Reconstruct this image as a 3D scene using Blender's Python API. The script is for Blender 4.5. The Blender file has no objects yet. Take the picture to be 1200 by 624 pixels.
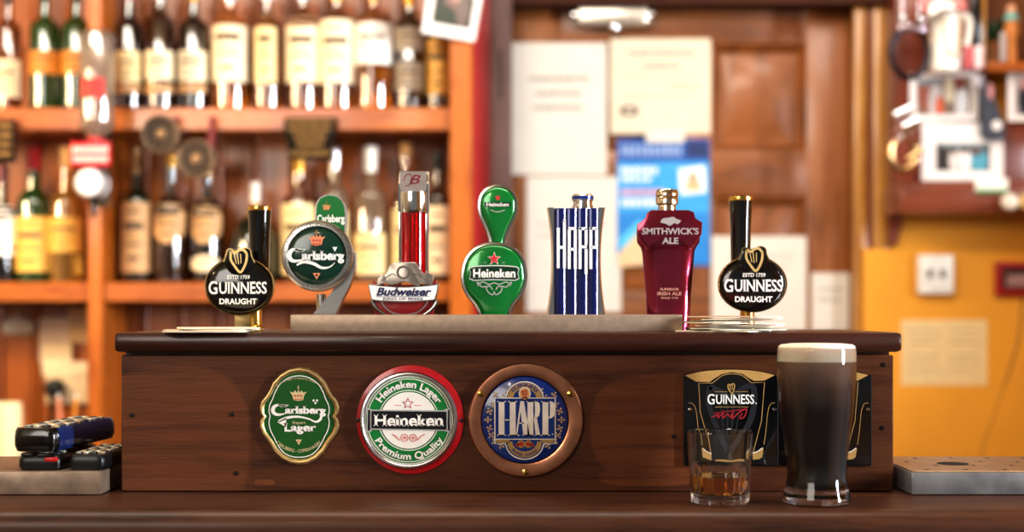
import bpy, bmesh, math, random
from mathutils import Matrix, Vector
random.seed(7)
PI = math.pi
# ------------------------------------------------------------------ the place: a bar, metres, camera looks along +Y
D = 1.55            # camera to the front face of the raised bar back
F = 1666.667        # 50 mm lens on a 36 mm sensor, 1200 px wide
ZC = 1.247          # eye height
HZ = 365            # horizon row
def K(Y): return (Y + D) / F
def X(px, Y): return (px - 600) * K(Y)
def Z(py, Y): return ZC - (py - HZ) * K(Y)
scene = bpy.context.scene
COL = scene.collection

# ------------------------------------------------------------------ materials
def lin(c):
    if isinstance(c, str):
        c = c.lstrip('#'); c = [int(c[i:i+2], 16) / 255 for i in (0, 2, 4)]
    return tuple((v / 12.92 if v <= .04045 else ((v + .055) / 1.055) ** 2.4) for v in c) + (1,)
_M = {}
def pm(name, color, rough=.5, metal=0., trans=0., coat=0., var=.12, scale=60., emis=0., ior=1.45, spec=.5, bump=0., sss=0., cior=1.5):
    """plain procedural surface: a colour that varies a little with noise"""
    if name in _M: return _M[name]
    m = bpy.data.materials.new(name); m.use_nodes = True
    nt = m.node_tree; b = nt.nodes['Principled BSDF']
    c = lin(color)
    b.inputs['Roughness'].default_value = rough; b.inputs['Metallic'].default_value = metal
    b.inputs['Transmission Weight'].default_value = trans; b.inputs['Coat Weight'].default_value = coat
    b.inputs['Coat Roughness'].default_value = .06; b.inputs['Coat IOR'].default_value = cior
    b.inputs['IOR'].default_value = ior; b.inputs['Specular IOR Level'].default_value = spec
    if sss: b.inputs['Subsurface Weight'].default_value = sss; b.inputs['Subsurface Scale'].default_value = .01
    if emis:
        b.inputs['Emission Color'].default_value = c; b.inputs['Emission Strength'].default_value = emis
    if var or bump:
        tc = nt.nodes.new('ShaderNodeTexCoord'); n = nt.nodes.new('ShaderNodeTexNoise')
        n.inputs['Scale'].default_value = scale; n.inputs['Detail'].default_value = 4
        nt.links.new(tc.outputs['Object'], n.inputs['Vector'])
        r = nt.nodes.new('ShaderNodeValToRGB')
        r.color_ramp.elements[0].position = .3; r.color_ramp.elements[1].position = .7
        r.color_ramp.elements[0].color = tuple(v * (1 - var) for v in c[:3]) + (1,)
        r.color_ramp.elements[1].color = tuple(min(1, v * (1 + var)) for v in c[:3]) + (1,)
        nt.links.new(n.outputs['Fac'], r.inputs['Fac']); nt.links.new(r.outputs['Color'], b.inputs['Base Color'])
        if bump:
            bp = nt.nodes.new('ShaderNodeBump'); bp.inputs['Strength'].default_value = bump; bp.inputs['Distance'].default_value = .002
            nt.links.new(n.outputs['Fac'], bp.inputs['Height']); nt.links.new(bp.outputs['Normal'], b.inputs['Normal'])
    else:
        b.inputs['Base Color'].default_value = c
    _M[name] = m
    return m
def wood(name, dark, mid, light, axis='X', rough=.35, coat=.3, scale=14., stretch=14., bump=.15, patches=None, spec=.5, knots=.5):
    """varnished wood with the grain along one axis; patches = worn ellipses (x, z, rx, rz) in object space"""
    m = bpy.data.materials.new(name); m.use_nodes = True
    nt = m.node_tree; N = nt.nodes.new; L = nt.links.new
    b = nt.nodes['Principled BSDF']
    tc = N('ShaderNodeTexCoord'); mp = N('ShaderNodeMapping')
    s = [stretch] * 3; s['XYZ'.index(axis)] = 1.
    mp.inputs['Scale'].default_value = s
    L(tc.outputs['Object'], mp.inputs['Vector'])
    n1 = N('ShaderNodeTexNoise'); n1.inputs['Scale'].default_value = scale * .35; n1.inputs['Detail'].default_value = 8; n1.inputs['Distortion'].default_value = .8
    n2 = N('ShaderNodeTexNoise'); n2.inputs['Scale'].default_value = scale * .6; n2.inputs['Detail'].default_value = 3
    n3 = N('ShaderNodeTexNoise'); n3.inputs['Scale'].default_value = scale * 2.2; n3.inputs['Detail'].default_value = 6
    L(mp.outputs['Vector'], n1.inputs['Vector']); L(tc.outputs['Object'], n2.inputs['Vector']); L(mp.outputs['Vector'], n3.inputs['Vector'])
    def math_(op, a, bb, c=None):
        x = N('ShaderNodeMath'); x.operation = op
        for i, v in enumerate((a, bb, c)):
            if v is None: continue
            if isinstance(v, (int, float)): x.inputs[i].default_value = v
            else: L(v, x.inputs[i])
        return x.outputs[0]
    f = math_('MULTIPLY_ADD', n1.outputs['Fac'], .55, math_('MULTIPLY_ADD', n2.outputs['Fac'], knots * .6, math_('MULTIPLY', n3.outputs['Fac'], .3)))
    r = N('ShaderNodeValToRGB'); e = r.color_ramp.elements
    hi = .55 + knots * .3 + .15
    e[0].position = hi * .3; e[0].color = lin(dark); e[1].position = hi * .72; e[1].color = lin(light)
    mm = e.new(hi * .5); mm.color = lin(mid)
    L(f, r.inputs['Fac'])
    out = r.outputs['Color']
    if patches:
        sep = N('ShaderNodeSeparateXYZ'); L(tc.outputs['Object'], sep.inputs[0])
        mask = None
        for (px, pz, rx, rz, amt) in patches:
            dx = math_('DIVIDE', math_('SUBTRACT', sep.outputs['X'], px), rx); dz = math_('DIVIDE', math_('SUBTRACT', sep.outputs['Z'], pz), rz)
            d = math_('ADD', math_('POWER', math_('ABSOLUTE', dx, 0), 2.6), math_('POWER', math_('ABSOLUTE', dz, 0), 2.6))
            d = math_('ADD', d, math_('MULTIPLY_ADD', n2.outputs['Fac'], .5, -.25))
            mr = N('ShaderNodeMapRange'); mr.inputs['From Min'].default_value = .95; mr.inputs['From Max'].default_value = 1.1
            mr.inputs['To Min'].default_value = amt; mr.inputs['To Max'].default_value = 0
            L(d, mr.inputs['Value'])
            mk = math_('MULTIPLY', mr.outputs[0], math_('MULTIPLY_ADD', n1.outputs['Fac'], 1.6, -.15))
            mask = mk if mask is None else math_('MAXIMUM', mask, mk)
        mx = N('ShaderNodeMix'); mx.data_type = 'RGBA'; mx.blend_type = 'MIX'
        L(mask, mx.inputs[0]); L(out, mx.inputs[6]); mx.inputs[7].default_value = lin('#7a4526')
        out = mx.outputs[2]
    L(out, b.inputs['Base Color'])
    rr = N('ShaderNodeMapRange'); rr.inputs['To Min'].default_value = rough * .8; rr.inputs['To Max'].default_value = rough * 1.25
    L(n3.outputs['Fac'], rr.inputs['Value']); L(rr.outputs[0], b.inputs['Roughness'])
    b.inputs['Coat Weight'].default_value = coat; b.inputs['Coat Roughness'].default_value = .12; b.inputs['Specular IOR Level'].default_value = spec
    if bump:
        bp = N('ShaderNodeBump'); bp.inputs['Strength'].default_value = bump; bp.inputs['Distance'].default_value = .001
        L(n3.outputs['Fac'], bp.inputs['Height']); L(bp.outputs['Normal'], b.inputs['Normal'])
    return m

# ------------------------------------------------------------------ text outlines (built-in lettering, with slab serifs added on stem ends)
_T = {}
def glyphs(s, bold=0., serif=0., st=.05, shear=0., space=1.):
    """flat letters: (verts, faces, width); baseline 0, capital height 1, starting at x = 0"""
    key = (s, bold, serif, st, shear, space)
    if key in _T: return _T[key]
    def mesh_of(t):
        c = bpy.data.curves.new('tmp', 'FONT'); c.body = t; c.offset = bold; c.resolution_u = 3; c.space_character = space
        o = bpy.data.objects.new('tmp', c); COL.objects.link(o)
        dg = bpy.context.evaluated_depsgraph_get()
        m = bpy.data.meshes.new_from_object(o.evaluated_get(dg))
        bpy.data.objects.remove(o); bpy.data.curves.remove(c)
        return m
    ref = mesh_of('H'); ys = [v.co.y for v in ref.vertices]; y0, y1 = min(ys), max(ys); bpy.data.meshes.remove(ref)
    ref = mesh_of('x'); xh = max(v.co.y for v in ref.vertices); bpy.data.meshes.remove(ref)
    ref = mesh_of('l'); yl = max(v.co.y for v in ref.vertices); bpy.data.meshes.remove(ref)
    m = mesh_of(s); sc = 1 / (y1 - y0)
    vs = [((v.co.x) * sc, (v.co.y - y0) * sc) for v in m.vertices]
    fs = [tuple(p.vertices) for p in m.polygons]
    if serif:
        cnt = {}
        for f in fs:
            for i in range(len(f)):
                e = tuple(sorted((f[i], f[(i + 1) % len(f)]))); cnt[e] = cnt.get(e, 0) + 1
        lev = [0., 1., (xh - y0) * sc, (yl - y0) * sc]
        for (a, b), n in cnt.items():
            if n != 1: continue
            (ax, ay), (bx, by) = vs[a], vs[b]
            ln = abs(ax - bx)
            if abs(ay - by) > .012 or ln < .06 or ln > .34: continue
            for lv in lev:
                if abs(ay - lv) < .02:
                    dirn = 1 if lv < .1 else -1
                    xa, xb = min(ax, bx) - serif, max(ax, bx) + serif
                    if lv > .1 and abs(lv - 1) > .03: xb = max(ax, bx)      # flag serif on the left of small letters
                    i = len(vs); vs += [(xa, ay), (xb, ay), (xb - serif * .3 * (xb > max(ax, bx)), ay + dirn * st), (xa + serif * .3, ay + dirn * st)]
                    fs.append((i, i + 1, i + 2, i + 3)); break
    bpy.data.meshes.remove(m)
    if shear: vs = [(x + y * shear, y) for x, y in vs]
    x0 = min(v[0] for v in vs); x1 = max(v[0] for v in vs)
    vs = [(x - x0, y) for x, y in vs]
    _T[key] = (vs, fs, x1 - x0)
    return _T[key]

# ------------------------------------------------------------------ mesh builder
def cr(pts, n=6, closed=False):
    """Catmull-Rom through the points"""
    P = [tuple(p) for p in pts]; out = []; N = len(P)
    rng = range(N if closed else N - 1)
    for i in rng:
        g = (lambda j: P[j % N]) if closed else (lambda j: P[max(0, min(N - 1, j))])
        p0, p1, p2, p3 = g(i - 1), g(i), g(i + 1), g(i + 2)
        for s in range(n):
            t = s / n
            out.append(tuple(.5 * ((2 * b) + (c - a) * t + (2 * a - 5 * b + 4 * c - d) * t * t + (3 * b - a - 3 * c + d) * t ** 3)
                             for a, b, c, d in zip(p0, p1, p2, p3)))
    if not closed: out.append(P[-1])
    return out
def ell(cx, cy, rx, ry=None, n=48, a0=0., a1=None):
    ry = rx if ry is None else ry
    if a1 is None: return [(cx + rx * math.cos(2 * PI * i / n), cy - ry * math.sin(2 * PI * i / n)) for i in range(n)]
    return [(cx + rx * math.cos(math.radians(a0 + (a1 - a0) * i / n)), cy - ry * math.sin(math.radians(a0 + (a1 - a0) * i / n))) for i in range(n + 1)]
def rect(x0, y0, x1, y1): return [(x0, y0), (x1, y0), (x1, y1), (x0, y1)]
def star(cx, cy, r, n=5, q=.42):
    return [(cx + (r if i % 2 == 0 else r * q) * math.sin(PI * i / n), cy - (r if i % 2 == 0 else r * q) * math.cos(PI * i / n)) for i in range(2 * n)]
def scaled(pts, c, s, sy=None):
    sy = s if sy is None else sy
    return [(c[0] + (x - c[0]) * s, c[1] + (y - c[1]) * sy) for x, y in pts]

class MB:
    def __init__(s, M=None): s.v = []; s.f = []; s.mi = []; s.mats = []; s.M = M or Matrix()
    def _m(s, m):
        if m not in s.mats: s.mats.append(m)
        return s.mats.index(m)
    def add(s, vs, fs, m):
        o = len(s.v); i = s._m(m)
        s.v += [tuple(s.M @ Vector(v)) for v in vs]
        s.f += [tuple(o + a for a in f) for f in fs]; s.mi += [i] * len(fs)
        return s
    # 3-D shapes
    def box(s, x0, x1, y0, y1, z0, z1, m, b=0., seg=2):
        if b <= 0:
            v = [(x, y, z) for x in (x0, x1) for y in (y0, y1) for z in (z0, z1)]
            return s.add(v, [(0, 1, 3, 2), (4, 6, 7, 5), (0, 4, 5, 1), (2, 3, 7, 6), (0, 2, 6, 4), (1, 5, 7, 3)], m)
        bm = bmesh.new(); bmesh.ops.create_cube(bm, size=1)
        for v in bm.verts: v.co = Vector(((x0 + x1) / 2 + v.co.x * (x1 - x0), (y0 + y1) / 2 + v.co.y * (y1 - y0), (z0 + z1) / 2 + v.co.z * (z1 - z0)))
        bmesh.ops.bevel(bm, geom=bm.edges[:], offset=min(b, .49 * min(abs(x1 - x0), abs(y1 - y0), abs(z1 - z0))), segments=seg, affect='EDGES', profile=.5)
        bm.verts.index_update()
        s.add([tuple(v.co) for v in bm.verts], [tuple(v.index for v in f.verts) for f in bm.faces], m); bm.free(); return s
    def loft(s, loops, m, closed=True, cap0=False, cap1=False):
        n = len(loops[0]); v = [p for l in loops for p in l]; f = []
        for i in range(len(loops) - 1):
            for j in range(n if closed else n - 1):
                a, b = i * n + j, i * n + (j + 1) % n
                f.append((a, b, b + n, a + n))
        if cap0: f.append(tuple(range(n)))
        if cap1: f.append(tuple(range((len(loops) - 1) * n, len(loops) * n)))
        return s.add(v, f, m)
    def lathe(s, prof, m, c=(0, 0, 0), n=40, cap0=False, cap1=False, ax='z', mod=None):
        L = []
        for r, h in prof:
            q = []
            for i in range(n):
                a = 2 * PI * i / n; rr = max(r, 1e-5) * (mod(a, h) if mod else 1)
                u, w = rr * math.cos(a), rr * math.sin(a)
                q.append({'z': (c[0] + u, c[1] + w, c[2] + h), 'y': (c[0] + u, c[1] + h, c[2] + w), 'x': (c[0] + h, c[1] + u, c[2] + w)}[ax])
            L.append(q)
        return s.loft(L, m, True, cap0, cap1)
    def tube(s, path, r, m, n=8, closed=False, cap=True):
        P = [Vector(p) for p in path]; N = len(P); L = []
        rs = r if isinstance(r, (list, tuple)) else [r] * N
        up = None
        for i in range(N):
            a = P[(i - 1) % N] if (closed or i > 0) else P[i]; b = P[(i + 1) % N] if (closed or i < N - 1) else P[i]
            t = (b - a).normalized()
            if up is None:
                up = Vector((0, 0, 1)) if abs(t.z) < .9 else Vector((1, 0, 0))
            x = t.cross(up).normalized(); up = x.cross(t).normalized()
            L.append([tuple(P[i] + (x * math.cos(2 * PI * j / n) + up * math.sin(2 * PI * j / n)) * rs[i]) for j in range(n)])
        if closed: L.append(L[0])
        return s.loft(L, m, True, cap and not closed, cap and not closed)
    def prism(s, pts, w0, w1, m, bevel=0.):
        """outline extruded from depth w0 to w1 (w towards the viewer)"""
        if bevel:
            c = (sum(p[0] for p in pts) / len(pts), sum(p[1] for p in pts) / len(pts))
            rr = max(math.hypot(p[0] - c[0], p[1] - c[1]) for p in pts)
            ins = scaled(pts, c, 1 - bevel / rr)
            mid = scaled(pts, c, 1 - .3 * bevel / rr)
            return s.loft([[(x, y, w0) for x, y in pts], [(x, y, w1 - bevel) for x, y in pts], [(x, y, w1 - bevel * .3) for x, y in mid], [(x, y, w1) for x, y in ins]], m, True, True, True)
        return s.loft([[(x, y, w0) for x, y in pts], [(x, y, w1) for x, y in pts]], m, True, True, True)
    # flat marks
    def poly(s, pts, w, m): return s.add([(x, y, w) for x, y in pts], [tuple(range(len(pts)))], m)
    def disc(s, cx, cy, r, w, m, ry=None, n=40): return s.poly(ell(cx, cy, r, ry, n), w, m)
    def ring(s, a, b, w, m):
        return s.loft([[(x, y, w) for x, y in a], [(x, y, w) for x, y in b]], m)
    def stroke(s, pts, wd, w, m, closed=False):
        N = len(pts); A = []; B = []
        for i in range(N):
            p = pts[i]; a = pts[(i - 1) % N] if (closed or i) else p; b = pts[(i + 1) % N] if (closed or i < N - 1) else p
            tx, ty = b[0] - a[0], b[1] - a[1]; l = math.hypot(tx, ty) or 1; nx, ny = -ty / l, tx / l
            h = (wd[i] if isinstance(wd, (list, tuple)) else wd) / 2
            A.append((p[0] + nx * h, p[1] + ny * h, w)); B.append((p[0] - nx * h, p[1] - ny * h, w))
        v = A + B; f = []
        for i in range(N if closed else N - 1):
            j = (i + 1) % N; f.append((i, j, N + j, N + i))
        return s.add(v, f, m)
    def text(s, t, cx, base, h, w, m, width=None, dn=True, **kw):
        """letters centred on cx, standing on the row base; dn: rows count downwards"""
        vs, fs, W = glyphs(t, **kw)
        sx = width / W if width else h
        sy = -h if dn else h
        return s.add([(cx + (x - W / 2) * sx, base + y * sy, w) for x, y in vs], fs, m)
    def arc(s, t, c, R, h, w, m, span=None, mid=90., inside=False, ry=1., **kw):
        """letters round a circle; mid = angle of the middle; inside: feet outwards (bottom of a badge)"""
        vs, fs, W = glyphs(t, **kw); sx = (math.radians(span) * R / W) if span else h; o = []
        for x, y in vs:
            u = (x - W / 2) * sx
            if inside: a = math.radians(mid) + u / R; r = R - y * h
            else: a = math.radians(mid) - u / R; r = R + y * h
            o.append((c[0] + r * math.cos(a), c[1] - r * math.sin(a) * ry, w))
        return s.add(o, fs, m)
    def build(s, name, parent=None, sharp=38, bevel=0):
        me = bpy.data.meshes.new(name); me.from_pydata(s.v, [], s.f)
        for m in s.mats: me.materials.append(m)
        me.polygons.foreach_set('material_index', s.mi)
        bm = bmesh.new(); bm.from_mesh(me); bmesh.ops.recalc_face_normals(bm, faces=bm.faces[:]); bm.to_mesh(me); bm.free()
        me.polygons.foreach_set('use_smooth', [True] * len(me.polygons))
        me.set_sharp_from_angle(angle=math.radians(sharp)); me.update()
        o = bpy.data.objects.new(name, me); COL.objects.link(o)
        if parent: o.parent = parent
        return o
def tag(o, label=None, cat=None, group=None, kind=None):
    for k_, v in (('label', label), ('category', cat), ('group', group), ('kind', kind)):
        if v: o[k_] = v
    return o
def thing(name, label, cat, loc=(0, 0, 0), group=None):
    o = bpy.data.objects.new(name, None); COL.objects.link(o); o.location = loc; o.empty_display_size = .02
    return tag(o, label, cat, group)
def FM(Y, loc=(0, 0, 0)):
    """matrix: (column, row, depth towards the viewer), all in photo-pixel units at distance Y, to metres relative to loc"""
    k = K(Y)
    return Matrix(((k, 0, 0, -600 * k - loc[0]), (0, 0, -k, Y - loc[1]), (0, -k, 0, ZC + HZ * k - loc[2]), (0, 0, 0, 1)))
def at(px, py, Y): return (X(px, Y), Y, Z(py, Y))

# ------------------------------------------------------------------ shared finishes
chrome = pm('polished chrome', '#d9d9dc', .12, 1, var=.03)
steel = pm('brushed steel', '#a9a39c', .32, 1, var=.12, scale=150, bump=.05)
dullsteel = pm('scuffed steel', '#8b857c', .42, .9, var=.25, scale=40, bump=.1)
brass = pm('polished brass', '#d9b25c', .18, 1, var=.08)
gold = pm('gold print', '#c9a869', .4, .3, var=.08)
palegold = pm('pale gold print', '#d8c79a', .45, .1, var=.05)
white = pm('white print', '#f2efe8', .45, var=.03)
black = pm('gloss black', '#0a0a0b', .16, coat=.5, var=.1, spec=.5)
blackplastic = pm('black plastic', '#131315', .35, var=.15)
green = pm('badge green enamel', '#1d5a22', .22, coat=.4, var=.1, scale=25)
paper = pm('white paper', '#dad4ca', .85, var=.03, scale=20)
ink = pm('faded ink', '#8f8780', .8, var=.1)
# ================================================================== the bar front
CT = Z(577, 0)                       # worktop
LT = Z(390, -.015)                   # top of the raised ledge
TT = Z(553, -.03)                    # top of the drip trays
counter_wood = wood('dark counter wood', '#150905', '#2b140b', '#4c2a17', 'X', .4, .06, 12, 12, .1, spec=.35)
ledge_wood = wood('dark ledge wood', '#170a07', '#28120c', '#3d1d13', 'X', .32, .25, 12, 14, .15, spec=.35)
panel_wood = wood('worn panel wood', '#210e08', '#3a1a0d', '#573019', 'X', .4, .12, 13, 16, .25,
    patches=[(X(205, 0), Z(520, 0), 88 * K(0), 92 * K(0), .62), (X(765, 0), Z(502, 0), 74 * K(0), 62 * K(0), .75), (X(760, 0), Z(560, 0), 60 * K(0), 10 * K(0), .8), (X(310, 0), Z(566, 0), 12 * K(0), 3.5 * K(0), .9)], spec=.22)

t = thing('bar_counter', 'dark varnished wooden bar worktop with rounded front edge, running along the foreground', 'counter', (0, 0, 0))
yz = [(.28, CT), (-.130, CT)] + [(-.130 - .018 * math.sin(a * PI / 16), CT - .018 + .018 * math.cos(a * PI / 16)) for a in range(1, 9)] + [(-.148, CT - .03), (-.143, CT - .036), (-.143, CT - .05), (.28, CT - .05)]
b = MB(); b.loft([[(x, y, z) for y, z in yz] for x in (-1.7, 1.7)], counter_wood, True, True, True); b.build('worktop', t)
b = MB(); b.box(-1.68, 1.68, -.08, .26, 0, CT - .0505, counter_wood); b.build('base', t)

# ---- raised ledge with the badge panel
t = thing('tap_ledge', 'raised dark brown wooden bar back with thick top board, carrying the row of beer taps', 'bar ledge', (0, 0, 0))
b = MB(); b.box(X(142, 0), X(1047, 0), .018, .27, CT + .0005, Z(413, -.015), ledge_wood); b.build('carcass', t)
b = MB(); b.box(X(142, 0), X(1047, 0), 0, .0178, CT + .0005, Z(416.5, 0), panel_wood, .0012, 1); pnl = b.build('front_panel', t)
bx0, bx1, bz0, bz1 = X(133, -.015), X(1058, -.015), Z(413, -.015), LT
h = bz1 - bz0
pr = [(.28, bz0), (.28, bz1), (-.009, bz1), (-.0125, bz1 - .001), (-.0148, bz1 - h * .25), (-.015, bz1 - h * .5), (-.0148, bz0 + h * .28), (-.012, bz0 + .0015), (-.008, bz0)]
def ins(d): return [(max(-.015 + d, min(.28 - d, y)), max(bz0 + d, min(bz1 - d, z))) for y, z in pr]
b = MB(); b.loft([[(bx0, y, z) for y, z in ins(.005)], [(bx0 + .0015, y, z) for y, z in ins(.0015)], [(bx0 + .005, y, z) for y, z in pr], [(bx1 - .005, y, z) for y, z in pr], [(bx1 - .0015, y, z) for y, z in ins(.0015)], [(bx1, y, z) for y, z in ins(.005)]], ledge_wood, True, True, True); b.build('top_board', t)
darkmetal = pm('dark metal', '#3a3330', .35, .9)
for px, py in [(155, 487), (272, 486), (277, 555), (790, 512), (1035, 428), (1034, 502), (803, 505)]:
    b = MB(); k = K(0)
    b.lathe([(0, -.0009), (.0022, -.0008), (.0026, -.0002), (.0026, .0002)], darkmetal, (X(px, 0), 0, Z(py, 0)), 14, ax='y')
    b.box(X(px, 0) - .0018, X(px, 0) + .0018, -.0011, -.0008, Z(py, 0) - .0003, Z(py, 0) + .0003, black); b.build('screw', t)

# ---- metal tray in front of the taps
b = MB(); x0, x1 = X(340, .03), X(800, .03); zt = Z(369, .03)
b.box(x0, x1, .03, .085, LT, zt, pm('tap tray steel', '#a08c7a', .42, .4, var=.12, scale=120, bump=.08), .0012)
tag(b.build('tap_tray'), 'long low brushed metal box lying on the ledge in front of five beer taps', 'tray')

# ---- drip trays
t = thing('drip_tray', 'plain worn metal drip tray at the left end of the bar, under three remote controls', 'drip tray', (-.62, .05, CT))
b = MB(Matrix.Translation((.62, -.05, -CT))); b.box(-1.05, X(118, -.03), -.03, .13, CT + .0006, TT, pm('left tray steel', '#94806f', .36, .5, var=.25, scale=50, bump=.1), .002); b.build('pan', t)
t = thing('drip_tray', 'perforated metal drip tray with a round drain hole, at the right end of the bar', 'drip tray', (.62, .05, CT))
T_ = Matrix.Translation((-.62, -.05, -CT)); xr = X(1068, -.03)
b = MB(T_); b.box(xr, 1.1, -.03, .13, CT + .0006, TT - .0012, pm('right tray steel', '#8e8e90', .34, .45, var=.22, scale=45, bump=.1), .002); b.build('pan', t)
b = MB(T_); b.box(xr + .002, 1.098, -.028, .128, TT - .0010, TT, pm('tray grid steel', '#b8a084', .34, .9, var=.15, scale=60), .0004, 1); g = b.build('drain_plate', t)
hole = pm('dark hole', '#080606', .7, var=0)
b = MB(T_); b.poly(ell(.495, .047, .0175, n=36), TT + .0003, hole); b.build('drain_hole', g)
for i in range(9):
    for j in range(4):
        hx, hy = xr + .022 + i * .042 + (j % 2) * .021, -.012 + j * .04
        if hx < 1.08 and math.hypot(hx - .495, hy - .047) > .024: b = MB(T_); b.poly(ell(hx, hy, .0028, n=12), TT + .0003, hole); b.build('drain_hole', g)

# ---- remote controls
def remote(name, label, L, W, Hh, x, y, z, yaw, tilt, body_m, rows, cols, extra=None, cap=False):
    t = thing(name, label, 'remote control', (x, y, z)); t.rotation_euler = (tilt, 0, yaw)
    b = MB(); q = []
    for s, zz in ((.90, 0), (1, .25), (1, .62), (.96, .86), (.88, 1)):
        w, l = W / 2 * s, L * (.5 - (1 - s) * .12)
        q.append([(math.copysign(abs(math.cos(a)) ** .28, math.cos(a)) * w, L / 2 + math.copysign(abs(math.sin(a)) ** .18, math.sin(a)) * l, Hh * zz) for a in [2 * PI * (i + .5) / 48 for i in range(48)]])
    b.loft(q, body_m, True, True, True); bd = b.build('body', t)
    kb = MB(); cols_m = [pm('grey key', '#8f8e86', .4), pm('cream key', '#c9c3ae', .4), pm('dark key', '#3b3d42', .4), pm('tan key', '#a98f6c', .4)]
    for i in range(rows):
        for j in range(cols):
            kx = (j - (cols - 1) / 2) * W * .8 / cols; ky = L * (.1 + .8 * i / rows)
            kb.box(kx - W * .27 / cols, kx + W * .27 / cols, ky, ky + L * .5 / rows, Hh - .0006, Hh + .0022, cols_m[(i * 3 + j * 5) % 4], .0009, 1)
    kb.build('keypad', bd)
    if cap:
        b = MB(); Lq = []
        for s, zz in ((.90, -.01), (1, .25), (1, .62), (.96, .86), (.88, 1.02)):
            w, l = W / 2 * s * 1.015, L * (.5 - (1 - s) * .12) * 1.004
            Lq.append([(math.copysign(abs(math.cos(a)) ** .28, math.cos(a)) * w, min(L * .055, L / 2 + math.copysign(abs(math.sin(a)) ** .18, math.sin(a)) * l), Hh * zz) for a in [2 * PI * (i + .5) / 48 for i in range(48)]])
        b.loft(Lq, black, True, True, True); tag(b.build('end_cap', bd), 'black glossy end window')
    if extra: extra(t)
    return t
S = TT + .0004
remote('remote_control', 'slim black remote control lying flat, against the panel under the blue-sided one', .125, .041, .0165, X(101, -.02), -.022, S, -.03, 0, blackplastic, 8, 4)
def redkey(t):
    b = MB(); b.box(.006, .020, -.0012, .006, .009, .014, pm('red key', '#c2201f', .35), .0015); tag(b.build('power_key', t), 'red power key')
    b = MB(); b.box(-.019, -.006, -.001, .012, .0150, .0185, blackplastic, .0015); b.box(-.002, .012, -.001, .012, .0150, .0175, blackplastic, .0015); b.build('rocker_key', t)
remote('remote_control', 'small black remote control with a red key, underneath the blue-sided remote', .15, .049, .0155, X(46, -.02), -.022, S, .02, 0, blackplastic, 6, 3, redkey)
remote('remote_control', 'large blue-sided black remote control, topmost of the pile on the left tray', .17, .050, .0245, X(39, -.02) + .002, -.026, S + .0205, -.12, .006, pm('blue black shell', '#1b2c5e', .2, coat=.6), 9, 4, cap=True)

# ================================================================== lettering helpers
SER = dict(bold=.028, serif=.07, st=.09)
def harp(b, cx, cy, h, w, m, wd=.09):
    """small outline harp"""
    q = lambda pts: [(cx + x * h, cy + y * h) for x, y in pts]
    b.stroke(cr(q([(-.30, -.46), (-.34, -.2), (-.22, .15), (.06, .5), (.16, .42), (.30, -.05), (.34, -.38)]), 5), wd * h, w, m)
    b.stroke(cr(q([(-.30, -.46), (-.12, -.36), (.02, -.42), (.18, -.5), (.34, -.38)]), 5), wd * h, w, m)
    for i in range(3):
        x = -.18 + .15 * i
        b.stroke(q([(x, -.38), (x + .06 - i * .02, .22 - i * .05)]), wd * .45 * h, w, m)
def big_initial(b, first, rest, x0, x1, base, h, w, m, grow=1.15, **kw):
    vs, fs, W1 = glyphs(first, **kw); _, _, W2 = glyphs(rest, **kw)
    tot = W1 * grow + .12 + W2; s = (x1 - x0) / tot
    b.text(first, x0 + W1 * grow * s / 2, base + h * .05, h * grow, w, m, width=W1 * grow * s, **kw)
    b.text(rest, x1 - W2 * s / 2, base, h, w, m, width=W2 * s, **kw)
def crown(b, cx, cy, h, w, m, jewel):
    q = lambda pts: [(cx + x * h, cy + y * h) for x, y in pts]
    b.poly(q([(-.42, .5), (-.5, .1), (-.72, -.2), (-.4, -.12), (-.28, -.32), (-.1, -.1), (0, -.42), (.1, -.1), (.28, -.32), (.4, -.12), (.72, -.2), (.5, .1), (.42, .5), (0, .58)]), w, m)
    b.disc(cx, cy - .5 * h, .1 * h, w, m, n=12)
    b.stroke(q([(0, -.72), (0, -.4)]), .07 * h, w, m)
    for i in (-.26, 0, .26): b.disc(cx + i * h, cy + .14 * h, .1 * h, w + .25, jewel, n=10)
    b.stroke(q([(-.36, .4), (0, .47), (.36, .4)]), .1 * h, w + .25, jewel)
def swoosh_word(b, rest, x0, x1, base, h, w, m):
    """word with a big initial C whose foot sweeps under the other letters"""
    s = x1 - x0
    pts = [(.27, -.92), (.17, -.88), (.10, -1.0), (.03, -.8), (.005, -.42), (.03, -.1), (.10, .06), (.19, .0), (.26, -.1)]
    wd = [.08, .18, .22, .34, .38, .34, .26, .16, .06]
    P = cr([(x0 + x * s, base + y * h * 1.12) for x, y in pts], 5)
    Wd = [v[0] * h * 1.25 for v in cr([(a, 0) for a in wd], 5)]
    b.stroke(P, Wd, w, m)
    b.poly([(x0 + .10 * s, base - 1.2 * h), (x0 + .31 * s, base - 1.12 * h), (x0 + .25 * s, base - .86 * h), (x0 + .12 * s, base - 1.0 * h)], w, m)
    b.text(rest, x0 + .62 * s, base, h, w + .1, m, width=.77 * s, bold=.045, serif=.06, st=.1)

# ================================================================== badges on the panel (things of their own)
def dome(b, out, c, m, w0, w1, n=5, s0=1.):
    L = []
    for i in range(n + 1):
        a = (PI / 2) * i / n; sc = s0 * math.cos(a) if i < n else .02
        L.append([(x, y, w0 + (w1 - w0) * math.sin(a)) for x, y in scaled(out, c, max(sc, .02))])
    b.loft(L, m, True, False, True)
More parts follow.
